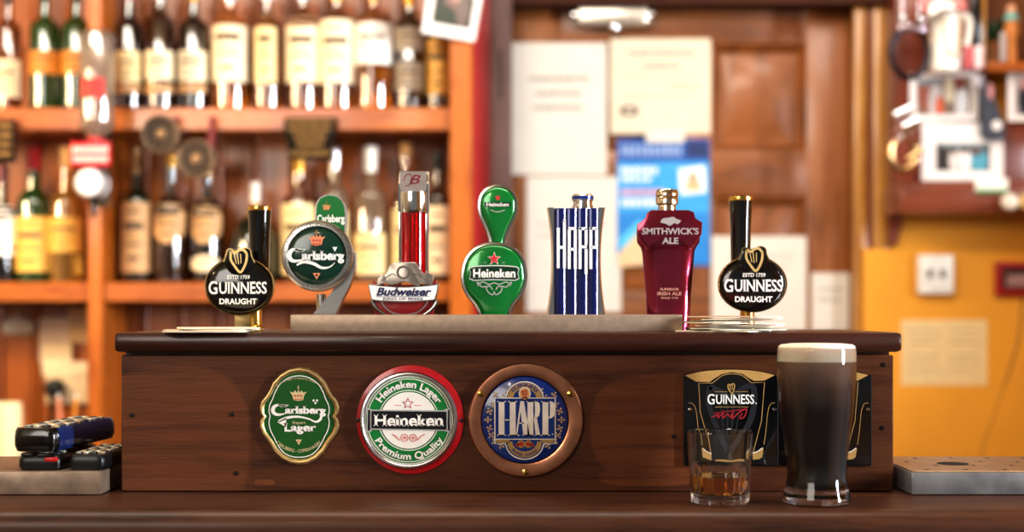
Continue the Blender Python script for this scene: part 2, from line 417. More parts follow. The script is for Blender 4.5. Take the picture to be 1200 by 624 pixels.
# -- oval scalloped green badge
loc = at(351, 488, 0)
t = thing('beer_badge', 'scalloped oval green beer badge with gold rim and crown, leftmost on the dark panel', 'badge', loc)
half = [(245, 25), (190, 35), (140, 65), (100, 110), (80, 155), (62, 185), (36, 215), (25, 250), (29, 285), (44, 303), (29, 325), (25, 360), (40, 402), (66, 437), (84, 462), (108, 505), (148, 545), (196, 570)]
out = [(300 + x / 4.8, 425 + y / 4.8) for x, y in half] + [(300 + 245 / 4.8, 425 + 577 / 4.8)] + [(300 + (490 - x) / 4.8, 425 + y / 4.8) for x, y in half[:0:-1]]
out = [(351.05 + (x - 351.05) * 1.02, y) for x, y in out]
C0 = (351, 488)
b = MB(FM(0, loc))
L = [[(x, y, w) for x, y in scaled(out, C0, s)] for s, w in ((1, .2), (1, 2.5), (.975, 4.2), (.945, 4.6), (.915, 4.), (.885, 2.6))]
b.loft(L, pm('brushed gold rim', '#cdb07a', .38, .85, var=.12, scale=90)); tag(b.build('rim', t), 'raised gold rim')
b = MB(FM(0, loc)); b.poly(scaled(out, C0, .90), 2.7, green)
w = 3.2
lin_ = [(245, 75), (185, 88), (138, 122), (110, 168), (96, 205), (80, 240), (76, 275), (82, 302), (76, 335), (84, 380), (106, 425), (122, 458), (152, 500), (192, 525)]
ol = [(300 + x / 4.8, 425 + y / 4.8) for x, y in lin_] + [(351, 425 + 533 / 4.8)] + [(300 + (490 - x) / 4.8, 425 + y / 4.8) for x, y in lin_[:0:-1]]
b.stroke(cr(ol, 3, True), 1.1, w, white, True)
rose = pm('orange enamel', '#d2744f', .4)
crown(b, 350, 462, 14, w, palegold, rose)
swoosh_word(b, 'arlsberg', 320, 382, 485.5, 9.6, w, white)
b.stroke(cr([(327, 494), (336, 490), (349, 488.6), (362, 491), (370, 494.5), (375.5, 492), (377.5, 486)], 5), [2.5 + .6 * math.sin(i * .3) for i in range(31)], w, white)
b.poly([(325.5, 495), (336, 489.5), (335.5, 501), (331, 498)], w, white)
b.text('Export', 351, 497, 3.2, w, palegold, width=15, bold=.01)
b.text('Lager', 352, 506, 10, w, white, width=38, bold=.035, serif=.07, st=.1)
for dx, dy in ((-2, -1), (2, -1), (0, 2)): b.disc(370 + dx, 470.5 + dy, 1.4, w, white, n=10)
b.poly([(346.8, 515.3), (354.2, 515.3), (350.6, 521.8)], w, palegold); b.disc(350.6, 517.3, 1.2, w + .2, rose, n=8)
b.arc('CARLSBERG - COPENHAGEN', (350.5, 494), 36.5, 3.8, w, palegold, span=92, mid=270, inside=True, bold=.015)
b.arc('BY APPOINTMENT TO THE ROYAL DANISH COURT', (350.5, 487), 42.3, 1.9, w, palegold, span=78, mid=88, bold=.01)
b.build('enamel_face', t)
# -- round red / green badge
loc = at(480, 492, 0)
t = thing('beer_badge', 'round green and white beer badge with red star, on a red backing disc', 'badge', loc)
b = MB(FM(0, loc)); b.prism(ell(481, 492, 63, 64, 72), .2, 3, pm('red enamel', '#b3161f', .25, coat=.4), 1.2); tag(b.build('backing_disc', t), 'red backing disc')
C1 = (479.3, 492.6)
b = MB(FM(0, loc))
b.loft([[(x, y, w) for x, y in ell(*C1, r, n=72)] for r, w in ((57, 3), (57.2, 5.5), (55.8, 7.6), (54, 8), (52.6, 7), (51.6, 4.6))], pm('silver rim', '#cfc9cc', .26, 1, var=.04)); tag(b.build('rim', t), 'silver rim')
b = MB(FM(0, loc)); b.disc(*C1, 52.2, 5, pm('outer pale ring', '#d8dfd2', .35)); b.disc(*C1, 50.2, 5.4, pm('bright badge green', '#13803a', .25, coat=.4, var=.08))
b.ring(ell(*C1, 49), ell(*C1, 48), 5.8, white); b.ring(ell(*C1, 35.6), ell(*C1, 34.6), 5.8, white); b.disc(*C1, 33.2, 5.9, white)
b.arc('Heineken Lager', C1, 37.6, 9.2, 6.2, white, span=118, mid=89, bold=.03, serif=.06, st=.08)
b.arc('Premium Quality', C1, 46.4, 8.6, 6.2, white, span=122, mid=271, inside=True, bold=.03, serif=.06, st=.08)
redp = pm('red print', '#c5303a', .4); pinkp = pm('pale red print', '#dd8d8f', .5)
b.poly(star(478.5, 473, 7.2), 6.2, redp); b.poly(star(478.5, 473, 5), 6.4, white)
b.stroke([(463, 475), (471, 475)], .8, 6.2, pinkp); b.stroke([(486, 475), (494, 475)], .8, 6.2, pinkp)
for s in (-1, 1):
    b.ring(ell(479.5 + s * 5, 513, 4.6, n=20), ell(479.5 + s * 5, 513, 3.4, n=20), 6.2, pinkp); b.disc(479.5 + s * 5, 513, 2, 6.2, pinkp, n=12)
    b.stroke(cr([(479 + s * 10, 516), (479 + s * 15, 511), (479 + s * 19, 509)], 4), 1.5, 6.2, pinkp)
silverp = pm('silver print', '#c3c4c2', .35, .4)
for s in (-1, 1):
    x = 479.5 + s * 42
    b.poly([(x - 1, 480), (x + s * 7, 477.5), (x + s * 7.5, 507.5), (x - 1, 505)], 6.3, silverp)
    b.poly([(x, 482), (x + s * 5.6, 480), (x + s * 6, 505), (x, 503)], 6.4, pm('banner black', '#15131a', .3))
b.poly([(434.5, 480), (525, 480.8), (525, 505), (434.5, 503.4)], 6.5, silverp)
b.poly([(436, 481.6), (523.6, 482.4), (523.6, 503.4), (436, 501.8)], 6.8, pm('banner black', '#15131a', .3))
b.text('Heineken', 479.5, 499.4, 14, 7.1, white, width=82, bold=.03, serif=.07, st=.1)
b.build('printed_face', t)
for px in (419.8, 541.3):
    b = MB(FM(0, loc)); b.lathe([(2.4, 3), (2.3, 3.6), (0, 4)], darkmetal, (px, 493, 0), 14); b.build('screw', t)
# -- round blue badge in a copper ring
loc = at(616, 492.5, 0)
t = thing('beer_badge', 'round blue beer badge with tall white letters, in a broad copper ring with three screws', 'badge', loc)
C2, C3 = (616, 492.3), (614.8, 491.9)
b = MB(FM(0, loc)); copper = pm('worn copper', '#c58a6a', .28, .95, var=.22, scale=55, bump=.06)
b.loft([[(x, y, w) for x, y in l] for l, w in ((ell(*C2, 67, n=80), .2), (ell(*C2, 67, n=80), 5), (ell(*C2, 65.6, n=80), 6.6), (ell(*C2, 63.5, n=80), 6.9), (ell(*C3, 53.5, n=80), 6.9), (ell(*C3, 51.6, n=80), 6.2), (ell(*C3, 51, n=80), 2))], copper); tag(b.build('copper_ring', t), 'worn copper ring')
b = MB(FM(0, loc)); blue = pm('deep blue enamel', '#12327f', .2, coat=.5, var=.25, scale=14)
b.loft([[(x, y, w) for x, y in ell(*C3, r, n=64)] for r, w in ((51.2, 2), (50.4, 4), (49, 5))], blue, True, False, True)
w = 5.3; bw = pm('ivory print', '#e6dfd8', .4)
leafm = pm('wheat print', '#b79a78', .45)
for s in (-1, 1):        # ears of barley either side of the crest
    for (x, y, a) in [(23, 466, 50), (19, 459, 62), (30, 468, 40), (36, 474, 20), (41, 482, 70), (43, 492, 0), (41, 502, -70), (39, 510, -50), (35, 517, -40), (27, 522, -60), (34, 463, 55)]:
        cx, cy = 614.8 + s * x, y
        for dx, dy in ((0, 0), (3.2, 0), (-3.2, 0), (0, 2.6), (0, -2.6)):
            ca, sa = math.cos(math.radians(a)), math.sin(math.radians(a))
            b.disc(cx + s * (dx * ca + dy * sa), cy - dx * sa + dy * ca, 1.35, w, leafm, n=8)
sq = [(580, 466.4), (593, 466.4)] + ell(614.8, 467, 21.5, 19.5, 24, 180, 0)[1:-1] + [(636, 466.4), (650.5, 466.4), (650.5, 520), (637.5, 520)] + ell(614.8, 519, 22, 19, 24, 0, -180)[1:-1] + [(592, 520), (580, 520)]
b.poly(sq, w + .2, blue); b.stroke(sq, 1.5, w + .5, bw, True)
b.ring(ell(614.8, 467, 20, 18, 30, 180, 0), ell(614.8, 467, 13.4, 11.5, 30, 180, 0), w + .5, pm('crest gold', '#b9965c', .4, .3))
b.loft([[(x, y, w + .5) for x, y in ell(614.8, 518, 20, 18, 30, 180, 360)], [(x, y, w + .5) for x, y in ell(614.8, 517, 14.5, 12, 30, 180, 360)]], pm('crest gold', '#b9965c', .4, .3), False)
b.poly(rect(581.5, 515, 597, 518.8), w + .5, pm('crest gold', '#b9965c', .4, .3)); b.poly(rect(633, 515, 649, 518.8), w + .5, pm('crest gold', '#b9965c', .4, .3))
b.arc('GUINNESS', (614.8, 467), 14.6, 4.2, w + .8, blue, span=120, mid=90, ry=.93, bold=.02)
b.arc('BREWERY - DUNDALK', (614.8, 517), 19, 3.6, w + .8, blue, span=110, mid=270, inside=True, ry=.93, bold=.02)
b.disc(614.8, 461.5, 7, w + .9, bw, 8); b.disc(614.8, 461.5, 5.8, w + 1.1, pm('crest orange', '#d9a06a', .4), 6.8); harp(b, 614.8, 461.5, 8.5, w + 1.3, pm('crest red', '#a8321f', .4), .12)
b.poly(rect(580.8, 467.2, 649.7, 514), w + .9, blue); b.stroke(rect(580.2, 466.5, 650.2, 514.6), 1.3, w + 1.1, bw, True)
for s in (-1, 1):
    b.disc(614.8 + s * 4.2, 520.3, 4.5, w + .9, pm('crest gold', '#b9965c', .4, .3), n=16); b.disc(614.8 + s * 4.2, 520.3, 3, w + 1.1, pm('crest red', '#a8321f', .4), n=14)
    b.disc(614.8 + s * 9, 521.5, 2.2, w + .9, pm('crest red', '#a8321f', .4), n=10)
def tall_harp(b, x0, x1, y0, y1, w, m, legs=False):
    """condensed capitals H A R P with hairline bars; y0 top, y1 foot"""
    W, Hh = x1 - x0, y1 - y0
    def R(a, p, c, q): b.poly(rect(x0 + a * W, y0 + p * Hh, x0 + c * W, y0 + q * Hh), w, m)
    def Q(pts): b.poly([(x0 + a * W, y0 + p * Hh) for a, p in pts], w, m)
    R(.03, 0, .13, 1); R(.22, 0, .32, 1); R(.12, .53, .23, .56)                      # H
    for c in (.08, .27): R(c - .075, 0, c + .075, .028); R(c - .075, .972, c + .075, 1)
    Q([(.40, 0), (.46, 0), (.56, 1), (.45, 1), (.405, .3), (.345, 1), (.32, 1)]); R(.355, .62, .46, .65); R(.30, .972, .385, 1); R(.43, .972, .57, 1)   # A
    R(.52, 0, .62, 1); R(.50, 0, .66, .028)                                           # R
    o_ = [(.62, 0), (.68, .01), (.725, .06), (.735, .24), (.72, .42), (.68, .49), (.62, .5)]; i_ = [(.62, .03), (.635, .03), (.645, .07), (.648, .24), (.645, .41), (.635, .465), (.62, .47)]
    for dx in (0, .255):
        n = len(o_)
        b.add([(x0 + (p + dx) * W, y0 + q * Hh, w) for p, q in o_ + i_], [(j, j + 1, n + j + 1, n + j) for j in range(n - 1)], m)
    Q([(.625, .48), (.68, .48), (.735, .98), (.735, 1), (.66, 1)]); R(.505, .972, .635, 1); R(.65, .972, .76, 1)
    R(.775, 0, .875, 1); R(.755, 0, .9, .028); R(.755, .972, .9, 1)
tall_harp(b, 582.3, 651, 470, 510.5, w + 1.4, bw); b.disc(647.2, 508.6, .9, w + 1.4, bw, n=8)
b.build('printed_face', t)
for px, py, a in ((563.4, 461.8, .5), (668, 461.8, -.6), (615.7, 552.8, 1.5)):
    b = MB(FM(0, loc)); b.lathe([(4, 6.6), (3.8, 8), (2, 8.8), (0, 9)], brass, (px, py, 0), 18)
    b.stroke([(px - 3 * math.cos(a), py - 3 * math.sin(a)), (px + 3 * math.cos(a), py + 3 * math.sin(a))], .9, 9.2, hole); tag(b.build('screw', t), 'brass screw')
# -- two square black plates with a pint glass drawing
def pint_plate(dx, label):
    cx = 856.3 + dx; loc = at(cx, 490, 0)
    t = thing('bar_plate', label, 'bar sign', loc)
    q = lambda pts: [(795 + x / 4.99 + dx, 425 + y / 4.99) for x, y in pts]
    b = MB(FM(0, loc))
    arch = cr(q([(36, 72), (120, 50), (220, 40), (310, 37), (400, 40), (480, 50), (562, 70)]), 4)
    outl = q([(28, 90)]) + arch + q([(580, 90), (582, 300), (582, 596), (574, 604), (36, 604), (28, 596), (28, 300)])
    b.prism(outl, .2, 4, black, .8)
    w = 4.4; g = pm('tan gold print', '#c39a5e', .4, .2)
    low = q([(100, 112), (180, 114), (205, 95), (250, 68), (310, 56), (370, 66), (410, 92), (440, 108), (498, 106)])
    b.poly(cr(q([(38, 76), (120, 55), (220, 45), (310, 42), (400, 45), (480, 55), (560, 74)]), 4) + low[::-1], w, g)
    b.stroke(q([(165, 430), (125, 290), (116, 120), (196, 120)]) + cr(q([(215, 105), (255, 76), (310, 66), (365, 74), (405, 102)]), 4) + q([(424, 118), (500, 116), (482, 340), (440, 500), (434, 530)]), .8, w, g)
    b.stroke(q([(165, 430), (178, 500), (184, 530)]), .8, w, g)
    b.stroke(cr(q([(58, 236), (80, 240), (97, 268), (106, 320), (114, 400), (124, 480)]), 4), .7, w, g)
    b.stroke(cr(q([(560, 236), (538, 240), (524, 268), (515, 320), (508, 400), (496, 480)]), 4), .7, w, g)
    for s in (0, 1):
        pts = [(430, 530), (462, 518), (488, 498), (494, 500), (486, 552), (470, 564), (432, 568)]
        if s: pts = [(616 - x, y) for x, y in pts]
        b.poly(q(pts), w, g)
        b.stroke(q([(x, y) for x, y in pts[:3]]), .9, w + .2, white)
    b.poly(q([(210, 570), (405, 570), (400, 582), (216, 582)]), w, g)
    gh = pm('dark grey print', '#25262b', .35)
    hq = lambda pts: cr(q(pts), 5)
    b.stroke(hq([(180, 140), (170, 220), (200, 330), (250, 440), (290, 520)]), 6, w, gh); b.stroke(hq([(180, 140), (240, 170), (300, 200), (380, 150), (430, 140), (440, 220), (420, 330), (360, 440), (300, 520)]), 7, w, gh)
    for i in range(4): b.stroke(q([(240 + i * 42, 200), (262 + i * 22, 430)]), 1.6, w, gh)
    harp(b, cx, 455.5, 11.5, w + .4, g, .12)
    for s in (-1, 1): b.stroke([(cx + s * 4.5, 459.2), (cx + s * 20, 459.2)], .6, w + .4, g)
    b.stroke([(cx - 19, 477), (cx + 20, 477)], .6, w + .4, g)
    big_initial(b, 'G', 'UINNESS', 828.3 + dx, 883 + dx, 473.6, 11.2, w + .5, white, 1.12, bold=.018, serif=.07, st=.07); b.disc(885.2 + dx, 472.8, .9, w + .5, white, n=8)
    sig = cr(q([(190, 318), (215, 310), (235, 290), (225, 325), (250, 300), (262, 280), (255, 325), (285, 300), (300, 318), (318, 282), (310, 328), (340, 300), (365, 282), (395, 275), (380, 318), (355, 325), (370, 295)]), 4)
    b.stroke(sig, 1.3, w + .5, pm('signature red', '#a92430', .4)); b.stroke(cr(q([(205, 295), (290, 285), (400, 268)]), 4), .8, w + .5, pm('signature red', '#a92430', .4))
    b.build('printed_plate', t)
    b = MB(FM(0, loc)); b.box(910.3 + dx, 911.4 + dx, 440, 545.5, 0, 4.4, pm('grey edge', '#4d4f52', .3, .6)); b.build('edge_strip', t)
    for px in (808, 906.6):
        b = MB(FM(0, loc)); b.lathe([(2.6, 4), (2.2, 5.4), (0, 6)], chrome, (px + dx, 480, 0), 14); tag(b.build('screw', t), 'bright dome-headed screw')
pint_plate(0, 'square black and gold stout sign with white lettering, behind the short tumbler')
pint_plate(109.3, 'square black and gold stout sign mostly hidden behind the full pint glass')
# ================================================================== beer taps (each one thing), standing on the ledge behind the tray
YT = .14
def rim(b, out, c, m, w0, w1, s_out=1., s_in=.93):
    b.loft([[(x, y, w) for x, y in scaled(out, c, s)] for s, w in ((s_out, w0), (s_out, w1 - 1.2), (s_out - .01, w1), ((s_out + s_in) / 2, w1 + .8), (s_in + .01, w1), (s_in, w1 - 1))], m)
lensblack = pm('lens black', '#0b0a0b', .14, coat=.6, var=.05)
goldrim = pm('gold rim', '#cdb277', .22, 1, var=.05)
def stout_tap(label, hx, htop, cx, cy, rx, ry, colx, flat):
    loc = (X(hx, YT), YT, LT); Mx = FM(YT, loc)
    t = thing('beer_tap', label, 'beer tap', loc)
    k = K(YT); zr = lambda py: HZ + (ZC - LT) / k + (LT - LT) if py is None else py
    foot = HZ + (ZC - LT) / k            # row of the ledge at this depth
    b = MB(Mx); px = hx if colx is None else colx
    b.lathe([(11, 0), (11, -4), (8.5, -6), (8, -40), (8, -60)], brass, (px, foot, -2), 28, cap0=True, cap1=True, ax='y')
    if flat: b.box(cx - 9, cx + 9, cy + 20, foot, 1, 7, pm('satin brass', '#c9b27a', .3, .9), .8)
    b.build('column', t)
    b = MB(Mx)
    b.lathe([(11, cy + 14), (11.2, cy - 20), (12, htop + 40), (13.6, htop + 8), (13.8, htop + 6)], black, (hx, 0, -4), 32, cap0=True, cap1=True, ax='y'); hd = b.build('handle', t)
    b = MB(Mx); b.lathe([(14, htop + 6.2), (14.3, htop + 4), (14, htop + 1.5), (11, htop), (0.1, htop - .6)], brass, (hx, 0, -4), 32, True, ax='y'); tag(b.build('cap', hd), 'gold cap')
    W0 = 20
    out = ell(cx, cy, rx, ry, 64); C = (cx, cy)
    b = MB(Mx); b.lathe([(9, -4), (9, W0)], black, (cx, cy - 8, 0), 20, True, True); b.build('lens_mount', t)
    b = MB(Mx); rim(b, out, C, goldrim, W0, W0 + 5, 1., .945); rimo = b.build('rim', t)
    bump = [(cx - 17, cy - ry + 6), (cx - 14, cy - ry - 3), (cx - 12.5, cy - ry - 8)] + [(cx - 8, cy - ry - 8.5), (cx - 4, cy - ry - 6.5), (cx + 2, cy - ry - 8), (cx + 9, cy - ry - 10)] + [(cx + 14, cy - ry - 7), (cx + 15, cy - ry - 1), (cx + 19, cy - ry + 7), (cx + 10, cy - ry + 20), (cx - 8, cy - ry + 20)]
    b = MB(Mx); dome(b, out, C, lensblack, W0 + 2, W0 + 9, 6, .95)
    b.prism(cr(bump, 3, True), W0 + 1, W0 + 8.6, lensblack, .6)
    w = W0 + 11
    b.stroke(cr(bump[:10], 3), 1.4, W0 + 9.2, goldrim)
    hy = cy - ry + 5
    hg = pm('harp gold', '#d9bd80', .35, .4)
    b.stroke(cr([(cx - 8, hy - 11), (cx - 8.5, hy - 2), (cx - 4, hy + 6), (cx + 2, hy + 13), (cx + 6, hy + 9), (cx + 9.5, hy), (cx + 10, hy - 8)], 5), 2.8, w, hg)
    b.stroke(cr([(cx - 8, hy - 11), (cx - 3, hy - 9), (cx + 1, hy - 12), (cx + 6, hy - 12.5), (cx + 10, hy - 8)], 5), 3, w, hg)
    for i in range(3): b.stroke([(cx - 4.6 + i * 3.8, hy - 8), (cx - 2 + i * 2.6, hy + 4 - abs(i - 1))], 1.1, w, hg)
    b.text('ESTD 1759', cx + .5, cy - 8, 4.4, w, white, width=26, bold=.02, serif=.05)
    big_initial(b, 'G', 'UINNESS', cx - 34, cx + 33, cy + 9, 14, w, white, 1.1, bold=.02, serif=.07, st=.06)
    b.text('DRAUGHT', cx, cy + 21, 6.6, w, white, width=43, bold=.03)
    b.build('lens', t)
stout_tap('black stout tap with oval gold-rimmed lens, leftmost on the ledge, beside thin beer mats', 303.5, 241, 285, 336, 40.5, 34, 298, True)
stout_tap('black stout tap with oval gold-rimmed lens, at the far end behind the fanned beer mats', 868.5, 229.5, 878, 333.5, 40, 33, 876, False)

# -- silver ringed green disc on a curved stem
loc = at(375, 390, YT); Mx = FM(YT, loc); foot = HZ + (ZC - LT) / K(YT)
t = thing('beer_tap', 'green lager tap with round silver-ringed disc, curved silver stem and a small green upper handle', 'beer tap', (X(375, YT), YT, LT))
loc = (X(375, YT), YT, LT); Mx = FM(YT, loc)
satin = pm('satin silver', '#c6c4c2', .22, 1, var=.06)
b = MB(Mx)
st = cr([(417.5, 296), (417.5, 315), (412, 334), (403, 352), (394, 372)], 6) + [(392, foot), (362, foot)] + cr([(367, 370), (378, 357), (390, 343), (398, 325), (402, 305)], 6)
b.prism(st, -4, 14, satin, 2.2)
b.lathe([(6, foot), (6, 345)], satin, (377, 0, 2), 20, True, True, ax='y'); b.build('stem', t)
b = MB(Mx)
hd = cr([(369.5, 285), (369.5, 250), (371, 238), (376, 231), (387, 227.8), (398, 231), (404.5, 241), (405.8, 255), (404, 285)], 5)
b.prism(hd, -10, 2, satin, 1); b.poly(scaled(hd, (387, 256), .91, .94), 2.4, pm('tap green', '#0f6a2c', .25, coat=.4, var=.1, scale=20))
crown(b, 383, 242, 8, 2.8, goldrim, rose); b.text('Carlsberg', 388, 261, 9, 2.8, white, width=32, bold=.035, serif=.06)
b.build('upper_handle', t)
C = (374.8, 301)
b = MB(Mx); o = ell(*C, 41.3, 41.3, 72)
b.loft([[(x, y, w) for x, y in scaled(o, C, s)] for s, w in ((1, 14), (1, 22), (.985, 24), (.90, 25.5), (.83, 25.5), (.81, 24.5), (.80, 22))], satin)
b.loft([[(x, y, w) for x, y in scaled(o, C, s)] for s, w in ((1, 14), (.3, 13))], satin, True, False, True)
dk = pm('embossed grey', '#77756f', .4, .8)
b.arc('COPENHAGEN', C, 35.2, 3.6, 26, dk, span=70, mid=90, bold=.02); b.arc('THE DANISH LAGER', C, 35.2, 3.6, 26, dk, span=80, mid=175, bold=.02); b.arc('SINCE 1847', C, 35.2, 3.6, 26, dk, span=70, mid=10, bold=.02); b.arc('COPENHAGEN', C, 35.2, 3.6, 26, dk, span=76, mid=265, bold=.02)
tag(b.build('silver_ring', t), 'embossed silver ring')
b = MB(Mx); dome(b, scaled(o, C, .81), C, pm('deep bottle green', '#0b3528', .16, coat=.5, var=.15, scale=16), 23, 27, 5)
w = 28.5
crown(b, 375, 281.5, 14, w, pm('crown orange', '#d58a63', .4), pm('crown red', '#b54a34', .4))
silv = pm('pale silver print', '#dfe2e0', .35)
swoosh_word(b, 'arlsberg', 343, 406.5, 306.5, 11.5, w, silv)
b.stroke(cr([(352, 312), (360, 308), (371, 310), (381, 315), (390, 314), (396, 309)], 5), [1.5, 2, 2.6, 3.2, 3.6, 3.8, 4, 4, 4, 3.9, 3.8, 3.7, 3.6, 3.4, 3.2, 3, 2.8, 2.5, 2.2, 2, 1.8, 1.5, 1.2, 1, .8, .6], w, silv)
b.poly([(393, 291), (399, 291), (396, 296.5)], w, silv); b.poly([(370.5, 321), (379.5, 321), (375, 328.5)], w, pm('crown orange', '#d58a63', .4)); b.disc(375, 323.5, 1.4, w + .2, lensblack, n=8)
b.build('disc_face', t)

# -- red column with a crest
loc = (X(478, YT), YT, LT); Mx = FM(YT, loc)
t = thing('beer_tap', 'tap with clear red column, slanted chrome head and white banner crest', 'beer tap', loc)
redglass = pm('red acrylic', '#e0141f', .04, trans=.9, coat=.4, var=0)
b = MB(Mx); b.lathe([(13.9, 236), (13.9, 330)], redglass, (484.8, 0, -3), 36, True, True, ax='y')
col = b.build('column', t)
b = MB(Mx); b.lathe([(4.5, 238), (4.5, 329)], pm('red core', '#c01a1f', .18, .8), (484.8, 0, -3), 20, True, True, ax='y'); b.build('stripe_core', col)  # added inner rod, stands in for refraction stripes in the clear acrylic
b = MB(Mx)
for x0, x1 in ((467.5, 470.6), (498.9, 502)): b.box(x0, x1, 205, 335, -12, 5, chrome, .8)
tag(b.build('side_rail', col), 'chrome side rails')
b = MB(Mx)
b.loft([[(x, y, w) for x, y, w in ((467.5, ya, -13), (502.5, ya, -13), (502.5, yb, wf), (467.5, yb, wf))] for ya, yb, wf in ((200, 200.5, -8), (216, 216, 7), (224, 236, 9), (248, 249, 7))], chrome, True, True, True)
b.lathe([(16.5, 226), (17, 236), (16.5, 246), (15.5, 250)], chrome, (485, 0, 2), 28, True, True, ax='y')
b.poly([(469.5, 202), (500.5, 202), (500.5, 219)] + ell(485, 219, 15.5, 13, 20, 0, -180)[1:] , 10.5, pm('brushed head', '#a89d99', .35, .9))
b.text('B', 487, 217, 11, 11, pm('maroon script', '#7d2530', .4), width=13, bold=.01, shear=.35); b.stroke(cr([(474, 213), (477, 206), (483, 207), (481, 217), (476, 219)], 4), 1, 11, pm('maroon script', '#7d2530', .4))
tag(b.build('head', t), 'slanted chrome head')
b = MB(Mx)
bowl = [(437, 350), (512, 350), (510, 358), (505, foot), (444, foot), (439, 358)]
b.prism(bowl, 2, 12, pm('dark red enamel', '#8e1f22', .3, coat=.3), 1)
b.prism([(437, 330), (452, 334), (500, 334), (512, 328), (510, 345), (440, 345)], 2, 10, pm('dark red enamel', '#8e1f22', .3, coat=.3), .6)
for s in (0, 1):
    arcp = cr([(437, 352), (441, 360), (449, 367), (456, 371)], 6)
    b.tube([((950 - x) if s else x, y, 13) for x, y in arcp], 2.4, satin, 10)
b.stroke(cr([(447, 352), (453, 361), (462, 367), (475, 369), (488, 367), (497, 361), (503, 352)], 5), 1.6, 13, satin)
base = b.build('crest_base', t)
b = MB(Mx); pew = pm('pewter', '#a59d94', .35, .9, var=.15, scale=80)
cl = cr([(443, 335), (445, 324), (453, 322), (459, 310), (470, 308), (480, 308), (489, 309), (496, 320), (508, 322), (507, 334), (495, 333), (490, 336), (475, 331), (460, 335), (452, 332)], 3, True)
b.prism(cl, 6, 18, pew, 2); b.ring(ell(474, 320, 8, n=24), ell(474, 320, 5.5, n=24), 18.6, pm('dark pewter', '#77716b', .4, .9))
b.stroke(cr([(449, 330), (460, 322), (466, 324)], 4), 1, 18.6, pm('dark pewter', '#77716b', .4, .9)); b.stroke(cr([(502, 330), (490, 322), (483, 324)], 4), 1, 18.6, pm('dark pewter', '#77716b', .4, .9))
tag(b.build('crest', t), 'grey metal crest')
b = MB(Mx)
bn = [(433, 333)] + cr([(445, 335), (475, 337), (503, 335)], 5) + [(515, 333), (514, 342), (511, 352.5)] + cr([(500, 353.5), (475, 354.5), (448, 353.5)], 5) + [(437, 352), (434.5, 342)]
b.prism(bn, 4, 20, satin, .8); b.poly(scaled(bn, (474.5, 344), .965, .86), 20.4, white)
nav = pm('navy script', '#1a2552', .4)
b.text('Budweiser', 475, 347.2, 9.6, 20.8, nav, width=64, bold=.035, shear=.3); b.stroke([(443, 348.3), (505, 347.6)], .6, 20.8, nav)
b.text('KING OF BEERS', 474, 352, 2.9, 20.8, pm('grey navy', '#5a6078', .4), width=46, bold=.02)
b.build('banner', t)

# -- green keyhole shaped tap
loc = (X(580, YT), YT, LT); Mx = FM(YT, loc)
t = thing('beer_tap', 'bright green lager tap of two rounded lobes with silver edge and red star', 'beer tap', loc)
tg = pm('bright tap green', '#0c7a33', .14, coat=.7, var=.12, scale=14, metal=.25)
up = cr([(573.5, 296), (572.5, 282), (568, 268), (561.5, 254), (559.5, 242), (561.5, 230), (568, 221.5), (577, 217.3), (583.5, 216.5), (591, 217.8), (600, 222.5), (606, 231), (607.8, 242), (605.5, 255), (599, 268), (594, 282), (593, 296)], 4)
Cu = (583.5, 245)
b = MB(Mx)
def inset(out, d):
    n = len(out); r = []
    A = sum(out[i][0] * out[(i + 1) % n][1] - out[(i + 1) % n][0] * out[i][1] for i in range(n)); sg = 1 if A > 0 else -1
    for i in range(n):
        a, c = out[(i - 1) % n], out[(i + 1) % n]; tx, ty = c[0] - a[0], c[1] - a[1]; l = math.hypot(tx, ty) or 1
        r.append((out[i][0] - sg * ty / l * d, out[i][1] + sg * tx / l * d))
    return r
def slab(b, o, w0, w1, d, m_rim, m_face, dm=2.5):
    b.loft([[(x, y, w) for x, y in l] for l, w in ((inset(o, .8), w0), (o, w0 + 2), (o, w1 - 1.5), (inset(o, d * .25), w1), (inset(o, d * .8), w1 + .4), (inset(o, d), w1 - .8))], m_rim, True, True)
    b.loft([[(x, y, w) for x, y in l] for l, w in ((inset(o, d), w1 - .8), (inset(o, d + 1.5), w1 - .8 + dm * .6), (inset(o, d + 4), w1 - .8 + dm))], m_face, True, False, True)
slab(b, up, -6, 10, 4.2, satin, tg)
w = 12.6
b.poly(star(583.5, 233, 4), w, redp); b.poly([(567.5, 238), (599, 238), (598, 243.5), (568.5, 243.5)], w, pm('banner green', '#0a2e18', .3)); b.text('Heineken', 583.3, 243, 4.6, w + .3, white, width=26, bold=.02)
b.stroke(cr([(575, 247), (583, 249.5), (592, 247)], 4), 1, w, silverp); b.build('upper_lobe', t)
lo = cr([(563, foot), (562, 372), (557, 360), (547, 347), (541.5, 334), (540.7, 320), (545, 304), (554, 292.5), (567, 286), (580, 284.6), (593, 286.5), (606, 293), (614.5, 304), (618, 320), (617, 334), (611, 348), (602, 360), (597.5, 372), (596.5, foot)], 4)
b = MB(Mx); slab(b, lo, 2, 22, 4.2, satin, tg); w = 24.8
b.poly(star(579.5, 304.5, 8.2), w, white); b.poly(star(579.5, 304.5, 7), w + .3, redp)
bnr = [(550.5, 315.5), (554, 313.2)] + cr([(566, 312.2), (580, 311.8), (594, 312.2)], 3) + [(605, 313.2), (608.5, 315.5), (607, 321), (608.5, 327.5), (604, 329.8), (580, 329), (555, 329.8), (550.5, 327.5), (552, 321)]
b.poly(bnr, w, silv); b.poly(scaled(bnr, (579.5, 321), .972, .88), w + .3, pm('banner green', '#0a2e18', .3))
b.text('Heineken', 579.6, 326.6, 11, w + .6, white, width=50, bold=.03, serif=.06, st=.09)
b.text('EST', 569, 309.6, 1.6, w, silverp); b.text('1873', 590, 309.6, 1.6, w, silverp)
